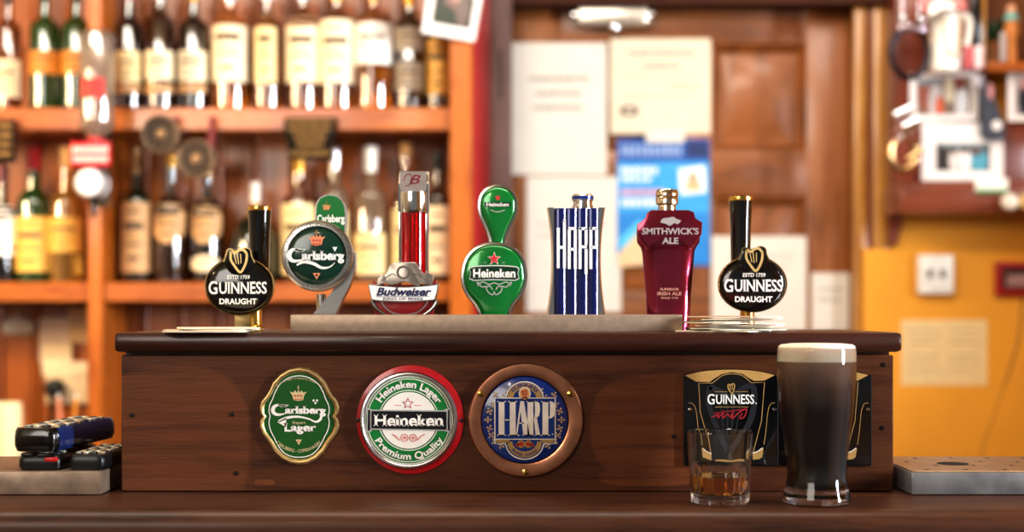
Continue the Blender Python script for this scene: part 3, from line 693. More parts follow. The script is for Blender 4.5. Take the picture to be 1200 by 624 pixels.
for s in (-1, 1):
    f = lambda pts: cr([(579.5 + s * x, y) for x, y in pts], 5)
    b.stroke(f([(0, 332), (6, 334), (12, 331.5), (17, 333), (14, 337), (9, 336)]), 1.1, w, silverp); b.stroke(f([(2, 340), (5, 336), (9, 338), (7, 343), (2, 346), (0, 342)]), 1.1, w, silverp)
    b.stroke(f([(17, 333), (20, 331.5), (18, 336)]), .9, w, silverp)
b.build('lower_lobe', t)

# -- dark blue fluted block
loc = (X(675, YT), YT, LT); Mx = FM(YT, loc)
t = thing('beer_tap', 'dark blue fluted block tap with tall white letters and waisted silver sides', 'beer tap', loc)
nb = pm('dark navy enamel', '#121d5c', .16, coat=.6, metal=.3, var=.12, scale=18)
def xw(py, x_t, x_m): return x_m + (x_t - x_m) * (abs(py - 305) / 62) ** 2
b = MB(Mx); rows = [244 + i * (foot - 244) / 20 for i in range(21)]
for s in (-1, 1):
    b.loft([[(675 + s * xw(y, 34, 28.5), y, -12), (675 + s * xw(y, 34, 28.5), y, 6), (675 + s * (xw(y, 34, 28.5) - 1.5), y, 8), (675 + s * 26, y, 8), (675 + s * 26, y, -12)] for y in rows], chrome, True, True, True)
tag(b.build('side_panel', t), 'waisted silver sides')
b = MB(Mx)
L = []
for y in (245, 247, 300, foot):
    q = [(649, y, -11), (701, y, -11)]
    for i in range(4):
        for j in range(7):
            u = j / 6; q.append((700.5 - (i + u) * 12.75, y, 10.4 + 2.6 * math.sin(PI * u) ** .6 * (.8 if y < 246 else 1)))
    L.append(q)
b.loft(L, nb, True, True, True)
for i in range(1, 4): b.box(700.5 - i * 12.75 - .45, 700.5 - i * 12.75 + .45, 246, foot, 8, 10.6, pm('flute line', '#8f96b4', .5, 0))
w = 14.6; wl = pm('letter white', '#eceef2', .35)
def R4(x0, y0, x1, y1): b.poly(rect(x0, y0, x1, y1), w, wl)
R4(652, 268, 655.4, 315); R4(659.2, 260, 662.6, 315); R4(655, 289, 660, 292.5); b.poly([(659.2, 261), (660.5, 256), (662.6, 258.5), (662.6, 261)], w, wl)
R4(664.8, 269.5, 668.2, 316); R4(671.8, 269.5, 675.2, 316); R4(665.6, 267.2, 674.4, 270.6); R4(667, 291.5, 673, 294.7)
R4(677.4, 267.5, 680.8, 316); R4(684.4, 269, 687.8, 288); R4(678, 267.2, 687, 270.6); R4(680, 288.5, 686.8, 291.9); R4(684.4, 292.6, 687.8, 322)
R4(689.9, 267.5, 693.3, 316); R4(696.6, 269, 700, 290); R4(690.6, 267.2, 699.2, 270.6); R4(692, 289, 699.2, 292.4)
b.build('fluted_block', t)
b = MB(Mx); b.lathe([(12, 245), (12, 241), (11, 240.5), (11, 236), (12.4, 235), (12.6, 230), (11, 228), (.1, 227.6)], chrome, (683, 0, -2), 28, True, ax='y')
b.lathe([(12.75, 234), (12.9, 230.5)], pm('cap blue', '#2b49a0', .2, .6), (683, 0, -2), 28, ax='y'); b.build('cap', t)

# -- burgundy bottle shaped tap
loc = (X(783, YT), YT, LT); Mx = FM(YT, loc)
t = thing('beer_tap', 'burgundy bottle-shaped ale tap with silver cap and broad notched shoulders', 'beer tap', loc)
bg = pm('burgundy metallic', '#8f2740', .17, .8, coat=.6, var=.1, scale=12)
b = MB(Mx); L = []
fac = [(math.copysign(abs(math.cos(a)) ** .8, math.cos(a)), math.copysign(abs(math.sin(a)) ** .8, math.sin(a))) for a in [2 * PI * (i + .5) / 14 for i in range(14)]]
for y, wx, wd in ((251, 16, 9), (253, 21, 10), (259, 30, 12), (266, 37, 14), (274, 37.5, 15), (284, 37, 15), (291, 32.5, 14), (295, 31, 13), (320, 28.8, 12.5), (345, 26.8, 12), (foot, 24.6, 11.5)):
    L.append([(783 + x * wx, y, z * wd) for x, z in fac])
b.loft(L, bg, True, True, True); body = b.build('body', t)
b = MB(Mx)      # raised shoulder yoke
yk = [(757, 250.5), (762, 247.5), (805, 247.5), (811, 250), (813, 257), (821, 262), (820, 276), (815, 283), (808, 292), (803, 287), (795, 282), (771, 282), (764, 286), (758, 291), (752, 284), (746, 276), (745.5, 264), (755, 257)]
b.prism(yk, 10, 17, bg, 1.2); yo = b.build('shoulder_yoke', t)
b = MB(Mx); sl = pm('satin lettering', '#d9cfd0', .28, .6)
w = 18
b.text("SMITHWICK'S", 783.5, 276, 7.6, w, sl, width=66, bold=.03)
b.poly(cr([(772, 262), (775, 257.5), (781, 256.5), (787, 255.5), (791, 258), (796, 260), (792, 264), (788, 263), (783, 266), (778, 263.5)], 3, True), w, sl)
b.text('ALE', 783.5, 287, 7.4, w, sl, width=19, bold=.04)
goldl = pm('gold lettering', '#d8a58f', .35, .3)
b.build('lettering', body); b = MB(Mx)
b.text('SUPERIOR', 783, 341, 3, 14, goldl, width=22, bold=.02); b.text('IRISH ALE', 783, 346.5, 4, 14, goldl, width=28, bold=.02); b.text('SINCE 1710', 783, 350.8, 2.4, 14, goldl, width=20, bold=.02)
b.build('lettering', body)
b = MB(Mx); b.lathe([(10, 254), (10.4, 243), (10, 241), (12.8, 239.6), (13.2, 232), (12.4, 230.8), (13.2, 229.8), (13.2, 225), (11.5, 222.6), (.1, 222)], pm('warm chrome', '#d8cdb8', .14, 1, var=.04), (781.5, 0, 1), 30, True, ax='y'); tag(b.build('cap', t), 'silver screw cap')

# ================================================================== beer mats on the ledge
matedge = pm('mat board', '#e3d7c2', .8, var=.08)
mat_tops = [pm('mat face cream', '#e8dcc6', .7), pm('mat face red', '#b8473a', .7), pm('mat face tan', '#b79468', .7), pm('mat face green', '#5f7a55', .7)]
def beer_mat(label, x, y, z, rot, tilt, tone, sz=.094, group=None):
    t = thing('beer_mat', label, 'beer mat', (x, y, z), group); t.rotation_euler = (tilt[0], tilt[1], rot)
    b = MB(); r = .008; hs = sz / 2
    pts = []
    for sx, sy, a0 in ((1, 1, 0), (-1, 1, 90), (-1, -1, 180), (1, -1, 270)):
        for i in range(5):
            a = math.radians(a0 + 22.5 * i); pts.append((sx * (hs - r) + r * math.cos(a), sy * (hs - r) + r * math.sin(a)))
    b.loft([[(px, py, zz) for px, py in pts] for zz in (0, .0013)], matedge, True, True, False); b.poly(pts, .0013, mat_tops[tone])
    b.build('board', t)
b0 = [('pale cardboard beer mat lying flat at the left end of the ledge, lowest of three', 243, .012, 0, .1, 0), ('second cardboard beer mat up at the left end of the ledge', 252, .03, .0016, -.2, 2), ('topmost cardboard beer mat beside the left stout tap, sticking up slightly', 255, .035, .0034, .25, 0)]
for lb, px, y, dz, rot, tone in b0: beer_mat(lb, X(px, y), y, LT + .0003 + dz, rot, (0, 0), tone, .088)
names = ['lowest', 'second from the bottom', 'third from the bottom', 'middle', 'fifth from the bottom', 'third from the top', 'second from the top', 'topmost']
for i in range(8):
    tl = .0 if i < 3 else .012 * (i - 2)
    px = 848 + (i * 37 % 23) + (6 if i > 5 else 0); y = .04 + .004 * (i % 3)
    beer_mat('cardboard beer mat in the untidy fan beside the right stout tap, %s' % names[i], X(px, y), y, LT + .0003 + i * .00185 + (.0006 * (i - 2) if i > 2 else 0), .15 * ((i * 5) % 7 - 3), (0, -.018 * ((i * 3) % 4 - 1) * (1 if i > 1 else 0)), (i * 3) % 4, .088)

# ================================================================== drinks
glass = pm('clear glass', '#ffffff', .015, trans=1, var=0, ior=1.47)
YP = -.089; kp = K(YP)
loc = (X(957, YP), YP, CT + .0004)
t = thing('pint_glass', 'full pint of dark stout with cream head in a tall tulip glass on the worktop', 'pint glass', loc)
prof = [(35, 597.5), (38.3, 596.5), (39, 593), (38.3, 588), (36.6, 580), (34.8, 571), (34.2, 561), (34.7, 551), (36.4, 537), (38.8, 519), (41.3, 500), (43.5, 480), (45, 458), (45.6, 440), (45.6, 425), (45.2, 417)]
base_r = 597.8
pf = [(r * kp, (base_r - y) * kp) for r, y in prof]
it = [(44.1, 417), (44.4, 425), (44.3, 440), (43.6, 458), (42, 480), (39.7, 500), (37.1, 519), (34.7, 537), (32.9, 551), (32.2, 561), (32.5, 571), (32, 577), (28, 580.5), (15, 582), (0, 582.3)]
pi_ = [(r * kp, (base_r - y) * kp) for r, y in it]
def cm(P, n=3): return cr(P, n)
b = MB(); b.lathe([(0, .002)] + [(.03, .0004)] + cm(pf) + [(44.7 * kp, (base_r - 416.2) * kp)] + cm(pi_), glass, n=64); b.build('glass', t)
beer = bpy.data.materials.new('dark stout'); beer.use_nodes = True; nt = beer.node_tree; bs = nt.nodes['Principled BSDF']
tc = nt.nodes.new('ShaderNodeTexCoord'); sp = nt.nodes.new('ShaderNodeSeparateXYZ'); nz = nt.nodes.new('ShaderNodeTexNoise'); nz.inputs['Scale'].default_value = 26
ad = nt.nodes.new('ShaderNodeMath'); ad.operation = 'MULTIPLY_ADD'; ad.inputs[1].default_value = .03
nt.links.new(tc.outputs['Object'], sp.inputs[0]); nt.links.new(tc.outputs['Object'], nz.inputs['Vector']); nt.links.new(nz.outputs['Fac'], ad.inputs[0]); nt.links.new(sp.outputs['Z'], ad.inputs[2])
mr = nt.nodes.new('ShaderNodeMapRange'); mr.inputs['From Min'].default_value = .07; mr.inputs['From Max'].default_value = .162; nt.links.new(ad.outputs[0], mr.inputs['Value'])
rp = nt.nodes.new('ShaderNodeValToRGB'); e = rp.color_ramp.elements; e[0].color = lin('#0c0605'); e[1].color = lin('#8a6a55'); e.new(.45).color = lin('#120907'); e.new(.7).color = lin('#4a3023')
nt.links.new(mr.outputs[0], rp.inputs['Fac']); nt.links.new(rp.outputs['Color'], bs.inputs['Base Color']); bs.inputs['Roughness'].default_value = .35
ib = [(r + .35, y) for r, y in it]; ib = [p for p in ib if p[1] > 432]
b = MB(); b.lathe(cm([((44.75) * kp, (base_r - 432) * kp)] + [(r * kp, (base_r - y) * kp) for r, y in ib]), beer, n=64, cap0=True); b.build('stout', t)
b = MB(); foamm = pm('cream foam', '#ede2cf', .75, var=.04, scale=300, sss=.3, bump=.05)
b.lathe([(44.7 * kp, (base_r - 432) * kp), (44.75 * kp, (base_r - 425) * kp), (44.5 * kp, (base_r - 417.5) * kp), (44 * kp, (base_r - 414.5) * kp), (41 * kp, (base_r - 412.4) * kp), (30 * kp, (base_r - 411.2) * kp), (0, (base_r - 410.8) * kp)], foamm, n=64, cap0=True); b.build('foam', t)
# short tumbler
loc = (X(844, YP), YP, CT + .0004)
t = thing('tumbler', 'short clear faceted tumbler with a little amber whisky, in front of the pint plate', 'glass', loc)
tag(t, 'short clear faceted tumbler with a little amber whisky, left of the stout pint')
def fac_(a, h):
    z = h / (84 * kp)
    f = max(0, min(1, (.60 - z) / .12))
    return 1 - .085 * f * abs(math.sin(a * 5)) ** 1.5
pf = [(30, 0.4), (33, .2), (34, 2), (34.4, 6), (35.2, 20), (36, 36), (36.8, 50), (37.6, 66), (38.4, 83)]
it = [(36.6, 83), (35.9, 66), (35.1, 50), (34, 36), (32.6, 20), (31.6, 14), (28, 11), (12, 10), (0, 10)]
b = MB(); b.lathe([(0, .0022)] + [(r * kp, h * kp) for r, h in cr(pf, 3)] + [(37.5 * kp, 84 * kp)] + [(r * kp, h * kp) for r, h in cr(it, 3)], glass, n=80, mod=fac_); b.build('glass', t)
whisky = pm('amber whisky', '#ffb84c', .02, trans=1, var=0, ior=1.36)
b = MB(); b.lathe([(0, 10.1 * kp), (12 * kp, 10.1 * kp), (27.6 * kp, 11.2 * kp), (31.0 * kp, 14.3 * kp), (32.1 * kp, 20 * kp), (32.9 * kp, 32 * kp), (0, 32 * kp)], whisky, n=80, mod=fac_); tag(b.build('whisky', t), 'amber whisky')
# ================================================================== room shell
def struct(o): o['kind'] = 'structure'; return o
YW = 2.02           # door leaf
YB = 1.95           # shelf back boards
YS = 1.75           # shelf front
YL = 1.84           # bottle row
plaster = pm('ochre plaster', '#e9a636', .7, var=.06, scale=5, bump=.06)
cream = pm('cream plaster', '#d9c7a6', .85, var=.05, scale=4)
b = MB(); b.box(-2.6, 2.6, -4.2, 2.35, -.05, 0, wood('floor boards', '#2a160c', '#3e2212', '#553018', 'X', .5, .1)); struct(b.build('floor'))
b = MB(); b.box(-2.6, 2.6, -4.2, 2.35, 2.75, 2.8, cream); struct(b.build('ceiling'))
b = MB(); b.box(-2.6, -2.5, -4.2, 2.35, 0, 2.75, cream); struct(b.build('wall_left'))
b = MB(); b.box(2.5, 2.6, -4.2, 2.35, 0, 2.75, plaster); struct(b.build('wall_right'))
b = MB(); b.box(-2.6, 2.6, 2.25, 2.35, 0, 2.75, cream); struct(b.build('wall_back'))
# ochre wall right of the door: steps forward below the casing
YO = 1.95
b = MB(FM(YO)); f1 = (0 - (0 - 1000))
b.prism([(1012, 292), (1046, 292), (1046, -380), (1700, -380), (1700, 1040), (1012, 1040)], -60, 0, plaster); struct(b.build('wall_ochre'))

doorwood = wood('door wood', '#40210d', '#6d3d18', '#925728', 'Z', .38, .2, 9, 7, .1)
railwood = wood('door rail wood', '#3a1d0b', '#693a16', '#8b5224', 'X', .38, .2, 9, 7, .1)
orange = wood('orange pine', '#5c2806', '#934712', '#b8671f', 'Z', .28, .5, 8, 9, .08)
orangeh = wood('orange pine shelf', '#582606', '#8c4310', '#b0611c', 'X', .28, .5, 8, 9, .08)
backw = wood('beaded back boards', '#441d06', '#7a3b10', '#a3581b', 'Z', .3, .22, 7, 9, .05)
yellowpine = wood('yellow pine casing', '#5e340c', '#96601b', '#b58033', 'Z', .3, .4, 9, 8, .05)
darkred = wood('dark red wood', '#38160e', '#5c2517', '#7d3a24', 'Z', .3, .4, 8, 7, .08)
purple = pm('mauve painted frame', '#5b403b', .5, var=.15, scale=8)
# red strip and mauve post between shelves and door
b = MB(FM(1.9)); b.box(553, 578, -330, 900, -20, -4, pm('red painted strip', '#b5262b', .4, var=.08, scale=6)); struct(b.build('trim_1'))
b = MB(FM(1.9)); b.box(574, 600, -330, 900, -30, 6, purple, 2); b.box(586, 588, 60, 118, 6, 7.5, black); struct(b.build('trim_2'))
# panelled door
t = struct(thing('door_1', 'panelled brown varnished door covered with notices', 'door', (X(790, YW), YW, 0)))
loc = (X(790, YW), YW, 0); Mx = FM(YW, loc); kz = HZ + ZC / K(YW)
b = MB(Mx); b.box(596, 1000, -20, kz, -18, -10, doorwood); b.build('panel_back', t)
b = MB(Mx); b.box(596, 660, -20, kz, -12, 2, doorwood, 1.5); b.box(944, 1000, -20, kz, -12, 2, doorwood, 1.5); b.box(800, 836, 52, kz, -12, 1.5, doorwood, 1.5); b.build('stile', t)
b = MB(Mx)
for y0, y1 in ((-20, 52), (176, 232), (340, 420), (800, kz)): b.box(655, 950, y0, y1, -12, 1.8, railwood, 1.5)
b.build('rail', t)
b = MB(Mx)
for x0, x1 in ((836, 944), (660, 800)):
    for y0, y1 in ((52, 176), (232, 340), (420, 800)):
        b.loft([[(x, y, w) for x, y in rect(x0 + d, y0 + d, x1 - d, y1 - d)] for d, w in ((0, -4), (4, -1), (9, -9), (14, -9), (24, -4))], doorwood, True, False, True)
b.build('raised_panel', t)
b = MB(FM(1.95)); b.box(590, 1050, -330, 6, -30, 6, wood('dark lintel', '#2a120a', '#35190c', '#452212', 'X', .6, 0, spec=.15)); struct(b.build('trim_3'))
b = MB(FM(1.97)); b.box(1000, 1015, 0, 900, -10, 6, yellowpine, 2); b.box(1014, 1024, 0, 900, -10, 0, darkred); b.box(1022, 1040, 0, 900, -10, 6, yellowpine, 2.5); b.box(1038, 1060, -20, 900, -12, -3, darkred); struct(b.build('trim_4'))
b = MB(FM(YO)); b.box(1039, 1056, -330, 268, -3, 8, darkred, 2); b.prism([(1040, 262), (1055, 262), (1050, 286), (1042, 290)], -2, 6, darkred); struct(b.build('trim_5'))
# ================================================================== back bar shelf unit
t = thing('shelf_unit', 'tall orange pine back bar shelving with beaded back boards, full of bottles', 'shelves', (X(300, YS), YS, 0))
loc = (X(300, YS), YS, 0)
xa, xb = -1.75, X(553, YS)
zS1, zS2 = Z(126, YS), Z(331, YS)
Tm = Matrix.Translation((-loc[0], -loc[1], 0))
b = MB(Tm); zt = 2.5
pts = [(xa, YB)]
x = xa; step = 43 * K(YB); ph = (X(172, YB) - xa) % step
xs = []
cx = xa + ph
while cx < xb - .01: xs.append(cx); cx += step
prof = [(xa, YB)]
for cx in xs:
    r = .0085
    prof += [(cx - r - .004, YB), (cx - r, YB + .006)] + [(cx - r * math.cos(a * PI / 6), YB + .002 - r * 1.1 * math.sin(a * PI / 6)) for a in range(0, 7)] + [(cx + r, YB + .006), (cx + r + .004, YB)]
prof.append((xb, YB))
b.loft([[(x, y, z) for x, y in prof] for z in (.5, zt)], backw, False); b.build('back_board', t)
zB = .918
for i, (z, th) in enumerate(((zS1, 27), (zS2, 23), (zS1 + .41, 26))):
    for x0, x1 in ((xa, X(105, YS)), (X(121, YS), X(528, YS))):
        b = MB(Tm); b.box(x0, x1, YS, YB - .002, z - th * K(YS), z, orangeh, .003, 1); b.build('shelf_board', t)
for x0, x1 in ((104, 122), (527, 553)):
    b = MB(Tm); b.box(X(x0, YS), X(x1, YS), YS - .012, YB - .002, .919, zt, orange, .004, 1); b.build('post', t)
t2 = thing('back_counter', 'dark wooden back counter below the bottle shelves, behind the remote controls', 'counter', (-.7, 1.6, 0))
b = MB(Matrix.Translation((.7, -1.6, 0))); b.box(-1.75, X(560, 1.5), 1.48, 1.94, zB - .04, zB, ledge_wood, .006); b.build('worktop', t2)
b = MB(Matrix.Translation((.7, -1.6, 0))); b.box(-1.74, X(560, 1.5) - .02, 1.52, 1.93, 0, zB - .0405, ledge_wood); b.build('base', t2)

# ================================================================== bottles
G = {
 'amber': pm('amber glass', '#8a4a12', .05, trans=.75, coat=1, cior=1.85, var=0), 'brown': pm('brown glass', '#2e1408', .06, trans=.35, coat=1, cior=1.85, var=0),
 'dark': pm('dark bottle glass', '#0d0708', .06, trans=.1, coat=1, cior=1.85, var=0), 'green': pm('green glass', '#0f4a14', .05, trans=.45, coat=1, cior=1.85, var=0),
 'dkgreen': pm('dark green glass', '#07190b', .06, trans=.15, coat=1, cior=1.85, var=0), 'clear': pm('pale bottle glass', '#eadcc0', .04, trans=.9, coat=1, cior=1.85, var=0),
 'straw': pm('straw coloured glass', '#d3a24a', .05, trans=.8, coat=1, cior=1.85, var=0), 'honey': pm('honey glass', '#b5651a', .05, trans=.75, coat=1, cior=1.85, var=0)}
LAB = {'cream': pm('cream label', '#f0dfbf', .55, var=.06), 'white': pm('white label', '#f2eee6', .5, var=.04), 'yellow': pm('yellow label', '#e2b65a', .55, var=.06), 'ochre': pm('amber label', '#cf8a35', .5, var=.1),
 'tan': pm('tan label', '#c49a6c', .55, var=.15), 'grey': pm('grey label', '#9a8c7c', .5, var=.12), 'gold': pm('gold label', '#b98c42', .4, .3, var=.15), 'black': pm('black label', '#191513', .4), 'pale': pm('pale label', '#e5cf9c', .55, var=.08), 'maroon': pm('maroon label', '#6e1f1c', .5)}
CAP = {'white': pm('white cap', '#e9e2d6', .35), 'red': pm('red cap', '#a8252b', .3), 'gold': pm('gold cap', '#d1a04a', .25, .8), 'black': pm('black cap', '#121010', .3), 'silver': pm('silver cap', '#cfcbd0', .2, .9), 'foil': pm('brown foil', '#9c7a52', .3, .6), 'cork': pm('cork stopper', '#c49a68', .7), 'purple': pm('mauve capsule', '#8a5a66', .3, .3)}
def bottle(label, px, w, py_top, zb, shape, gl, cap, labels, Y=YL, cap_px=22, up=.02, name='liquor_bottle', grp='bottles on the back bar shelves'):
    """labels: (row top, row foot, finish, half angle)"""
    k = K(Y); x = X(px, Y); H = Z(py_top, Y) - zb; R = w * k / 2
    t = thing(name, label, 'bottle', (x, Y, zb), grp)
    nr = R * {'round': .30, 'whisky': .36, 'broad': .27, 'tall': .38, 'squat': .17}[shape]
    sh = {'round': (.56, .66, .74), 'whisky': (.62, .69, .75), 'broad': (.66, .71, .75), 'tall': (.55, .66, .76), 'squat': (.50, .68, .78)}[shape]
    sh = tuple(v + up * q for v, q in zip(sh, (1, .75, .5)))
    pr = [(R * .86, 0), (R * .97, .004), (R, .012)]
    if shape == 'squat': pr += [(R * 1.0, H * .2), (R, H * .35), (R * .93, H * .46), (R * .72, H * .57), (R * .42, H * .66), (nr * 1.1, H * .74)]
    else: pr += [(R, H * .3), (R, H * sh[0]), (R * .93, H * (sh[0] + .35 * (sh[1] - sh[0]))), (R * .68, H * (sh[0] + .8 * (sh[1] - sh[0]))), (nr * 1.25, H * sh[1]), (nr * 1.04, H * sh[2])]
    pr += [(nr, H * .84), (nr, H * .955), (nr * 1.15, H * .957), (nr * 1.15, H * .975), (nr * .9, H * .985)]
    b = MB(); b.lathe([(0, .004), (R * .6, .003)] + pr + [(0, H * .985)], G[gl], n=28); b.build('glass_body', t)
    ch = cap_px * k
    if cap:
        b = MB(); b.lathe([(nr * 1.12, H - ch), (nr * 1.18, H - ch * .4), (nr * 1.22, H - ch * .35), (nr * 1.22, H - .002), (nr * 1.1, H), (0, H)], CAP[cap], n=20, cap0=True); b.build('cap', t)
    def rad(z):
        for (r0, z0), (r1, z1) in zip(pr, pr[1:]):
            if z0 <= z <= z1: return r0 + (r1 - r0) * (z - z0) / max(z1 - z0, 1e-6)
        return R
    for i, (y0, y1, fin, ha) in enumerate(labels):
        z0, z1 = max(.004, Z(y1, Y) - zb), Z(y0, Y) - zb
        b = MB(); L = []
        def arcs(z0, z1, ha, m, off, n=14, oval=False):
            L = []
            for zi in range(7):
                z = z0 + (z1 - z0) * zi / 6; hh = ha * (math.sqrt(max(.02, 1 - ((zi - 3) / 3.2) ** 2)) if oval else 1)
                L.append([(math.sin(math.radians(-hh + 2 * hh * j / n)) * (rad(z) + off), -math.cos(math.radians(-hh + 2 * hh * j / n)) * (rad(z) + off), z) for j in range(n + 1)])
            b.loft(L, m, False)
        oval = fin.endswith('*'); fin = fin.rstrip('*')
        arcs(z0, z1, ha, LAB[fin], .0006, oval=oval)
        dkp = pm('label print dark', '#5d4a38', .6) if fin not in ('black', 'maroon') else LAB['gold']
        hz_ = z1 - z0
        if hz_ > .03:
            for f, hw, th_ in ((.86, .5, .03), (.66, .75, .10), (.5, .6, .025), (.4, .68, .03), (.2, .4, .05)):
                arcs(z0 + hz_ * f - hz_ * th_ / 2, z0 + hz_ * f + hz_ * th_ / 2, ha * hw * .7, dkp if f != .5 else LAB['gold'], .0011)
        b.build('front_label' if i == 0 else 'lower_label', t)
    return t
z1_, z2_ = zS1 + .0003, zS2 + .0003
TOPR = [
 (10, 30, -18, 'round', 'amber', 'black', [(72, 116, 'cream', 75)], 'brown bottle with cream label at the far left end of the top shelf'),
 (53, 35, -20, 'round', 'green', 'black', [(62, 89, 'ochre', 80)], 'green bottle with amber label on the top shelf, farther from the upside-down bottle'),
 (90, 35, -20, 'round', 'green', 'black', [(62, 89, 'ochre', 80)], 'green bottle with amber label, half hidden behind the upside-down bottle'),
 (151.5, 31, -22, 'tall', 'dark', 'red', [(62, 99, 'pale', 75), (101, 111, 'tan', 75)], 'dark bottle with pale label, first on the top shelf right of the middle post'),
 (188, 35, -20, 'whisky', 'brown', 'silver', [(62, 96, 'cream', 70), (101, 111, 'tan', 75)], 'brown bottle with small cream label, second right of the middle post on the top shelf'),
 (227, 36, -20, 'round', 'dark', 'gold', [(62, 98, 'cream', 72), (101, 111, 'tan', 75)], 'dark bottle with cream label and gold neck, third from the post, top shelf'),
 (270, 42, -18, 'whisky', 'honey', 'silver', [(20, 98, 'cream', 78)], 'bottle with very tall cream label, first of the pale-labelled row on the top shelf'),
 (313, 35, -22, 'tall', 'amber', 'white', [(22, 100, 'pale', 45)], 'bottle with tall narrow label, second of the pale-labelled row on the top shelf'),
 (355, 40, -20, 'whisky', 'amber', 'silver', [(24, 99, 'cream', 78)], 'bottle with tall cream label, right above the hanging dark plaque'),
 (395, 42, -20, 'whisky', 'amber', 'gold', [(26, 100, 'cream', 78)], 'bottle with broad tall cream label, next right of the one above the plaque'),
 (438, 43, -18, 'broad', 'honey', 'gold', [(30, 78, 'white', 80)], 'broad bottle with short white label set high, on the top shelf'),
 (480, 36, -14, 'whisky', 'brown', 'gold', [(35, 62, 'grey', 70), (76, 108, 'grey', 70)], 'brown bottle with two grey labels, beside the last one on the top shelf'),
 (513, 28, -14, 'whisky', 'brown', 'gold', [(48, 112, 'gold', 75)], 'narrow brown bottle with gold label, under the pinned snapshot, on the top shelf')]
for px, w, top, sh, gl, cp, lb, txt in TOPR: bottle(txt, px, w, top, z1_, sh, gl, cp, lb, up=.08)
MID = [
 (3, 34, 195, 'round', 'dark', 'purple', [(242, 288, 'white', 75), (293, 300, 'white', 75)], 'dark bottle with white label at the far left end of the middle shelf', 18),
 (40, 40, 170, 'tall', 'green', 'red', [(255, 319, 'yellow', 80)], 'green bottle with red capsule and large yellow label', 30),
 (78, 39, 172, 'tall', 'straw', 'cork', [(256, 296, 'yellow', 80)], 'straw coloured bottle with yellow label, behind the round white measure', 24),
 (160, 35, 170, 'round', 'dkgreen', 'foil', [(238, 320, 'tan', 78)], 'dark green bottle with tan label below the left hanging rosette', 34),
 (200, 38, 182, 'round', 'brown', 'gold', [(232, 286, 'tan*', 80)], 'brown bottle with oval tan label between the two hanging rosettes', 14),
 (243, 37, 186, 'round', 'dark', 'foil', [(236, 286, 'tan*', 75), (300, 319, 'cream*', 62)], 'dark bottle with two oval labels below the right hanging rosette', 22),
 (299, 58, 214, 'squat', 'dkgreen', 'white', [(236, 254, 'gold', 80)], 'squat round-bellied dark green bottle, behind the leftmost tap handle', 24),
 (350, 40, 184, 'whisky', 'amber', 'gold', [(240, 322, 'pale', 80)], 'bottle with gold cap and cream label, under the hanging dark plaque', 18),
 (392, 34, 172, 'whisky', 'clear', 'silver', [(248, 316, 'pale', 75)], 'pale bottle behind the small green upper tap handle', 26),
 (434, 37, 172, 'whisky', 'clear', 'white', [(274, 322, 'pale', 82)], 'clear bottle with white foil top and low pale label, beside the red column tap', 30),
 (476, 33, 168, 'tall', 'amber', 'cork', [(246, 318, 'pale', 75)], 'bottle with wooden stopper directly behind the red column tap', 14),
 (513, 29, 178, 'whisky', 'brown', 'black', [(242, 322, 'cream', 82)], 'narrow brown bottle with cream label at the right end of the middle shelf', 22)]
for px, w, top, sh, gl, cp, lb, txt, cpx in MID: bottle(txt, px, w, top, z2_, sh, gl, cp, lb, cap_px=cpx)

# ---- upside-down bottle in a wall measure, on the middle post
YO2 = 1.64; loc = at(109, 200, YO2); Mx = FM(YO2, loc)
t = thing('bottle_dispenser', 'round white spirit measure with red sign, mounted on the middle shelf post', 'dispenser', loc)
b = MB(Mx); b.box(103, 116, 150, 240, -52, -26, steel, 1); b.build('bracket', t)
b = MB(Mx); b.box(82, 129, 166, 195, -6, 0, pm('red sign plate', '#c01522', .3), 1.5)
ofw = pm('pinkish white print', '#eac9c6', .5)
for y in (172, 183): 
    for i in range(8): b.box(85.5 + i * 5.3, 89.5 + i * 5.3, y, y + 7, 0, .5, ofw)
tag(b.build('sign', t), 'red sign with two lines of white lettering')
b = MB(Mx); b.lathe([(9, 160), (10, 166), (10, 196)], CAP['red'], (109, 0, -12), 20, True, True, ax='y'); b.build('collar', t)
b = MB(Mx); b.lathe([(0, 6), (14, 5.5), (16.5, 3), (17, -2), (17, -26), (0, -26)], pm('white measure', '#e6e3e2', .25, var=.03), (105, 214.5, 0), 32); b.lathe([(17.2, -8), (18, -6), (18, 0), (17.2, 2)], steel, (105, 214.5, 0), 32); b.build('measure', t)
b = MB(Mx); b.lathe([(6, 231), (5, 240), (4, 241), (4, 247), (2.5, 255)], black, (107.5, 0, -8), 16, True, True, ax='y'); b.build('spout', t)
loc = at(110, 160, YO2); Mx = FM(YO2, loc)
t = thing('spirit_bottle', 'upside-down clear spirit bottle with red label, held above the red sign', 'bottle', loc)
b = MB(Mx); b.lathe([(0, 34), (14, 34), (19, 37), (20, 42), (20.4, 90), (21, 140), (20, 148), (14, 156), (7, 161), (6.5, 166), (5.2, 166), (5.6, 161), (12.6, 155), (18.4, 147.5), (19.4, 140), (18.8, 90), (18.4, 42), (17.4, 38.5), (13, 36), (0, 36)], pm('clear spirit glass', '#d9cfc4', .03, trans=.85, coat=1, cior=1.85, var=0, ior=1.5), (110, 0, -12), 32, ax='y'); b.build('glass_body', t)
b = MB(Mx); b.loft([[(110 + 20.9 * math.sin(a), y, -12 + 20.9 * math.cos(a)) for a in [math.radians(-42 + 6 * i) for i in range(15)]] for y in (92, 116)], pm('faded red label', '#b8322c', .5), False); b.build('front_label', t)

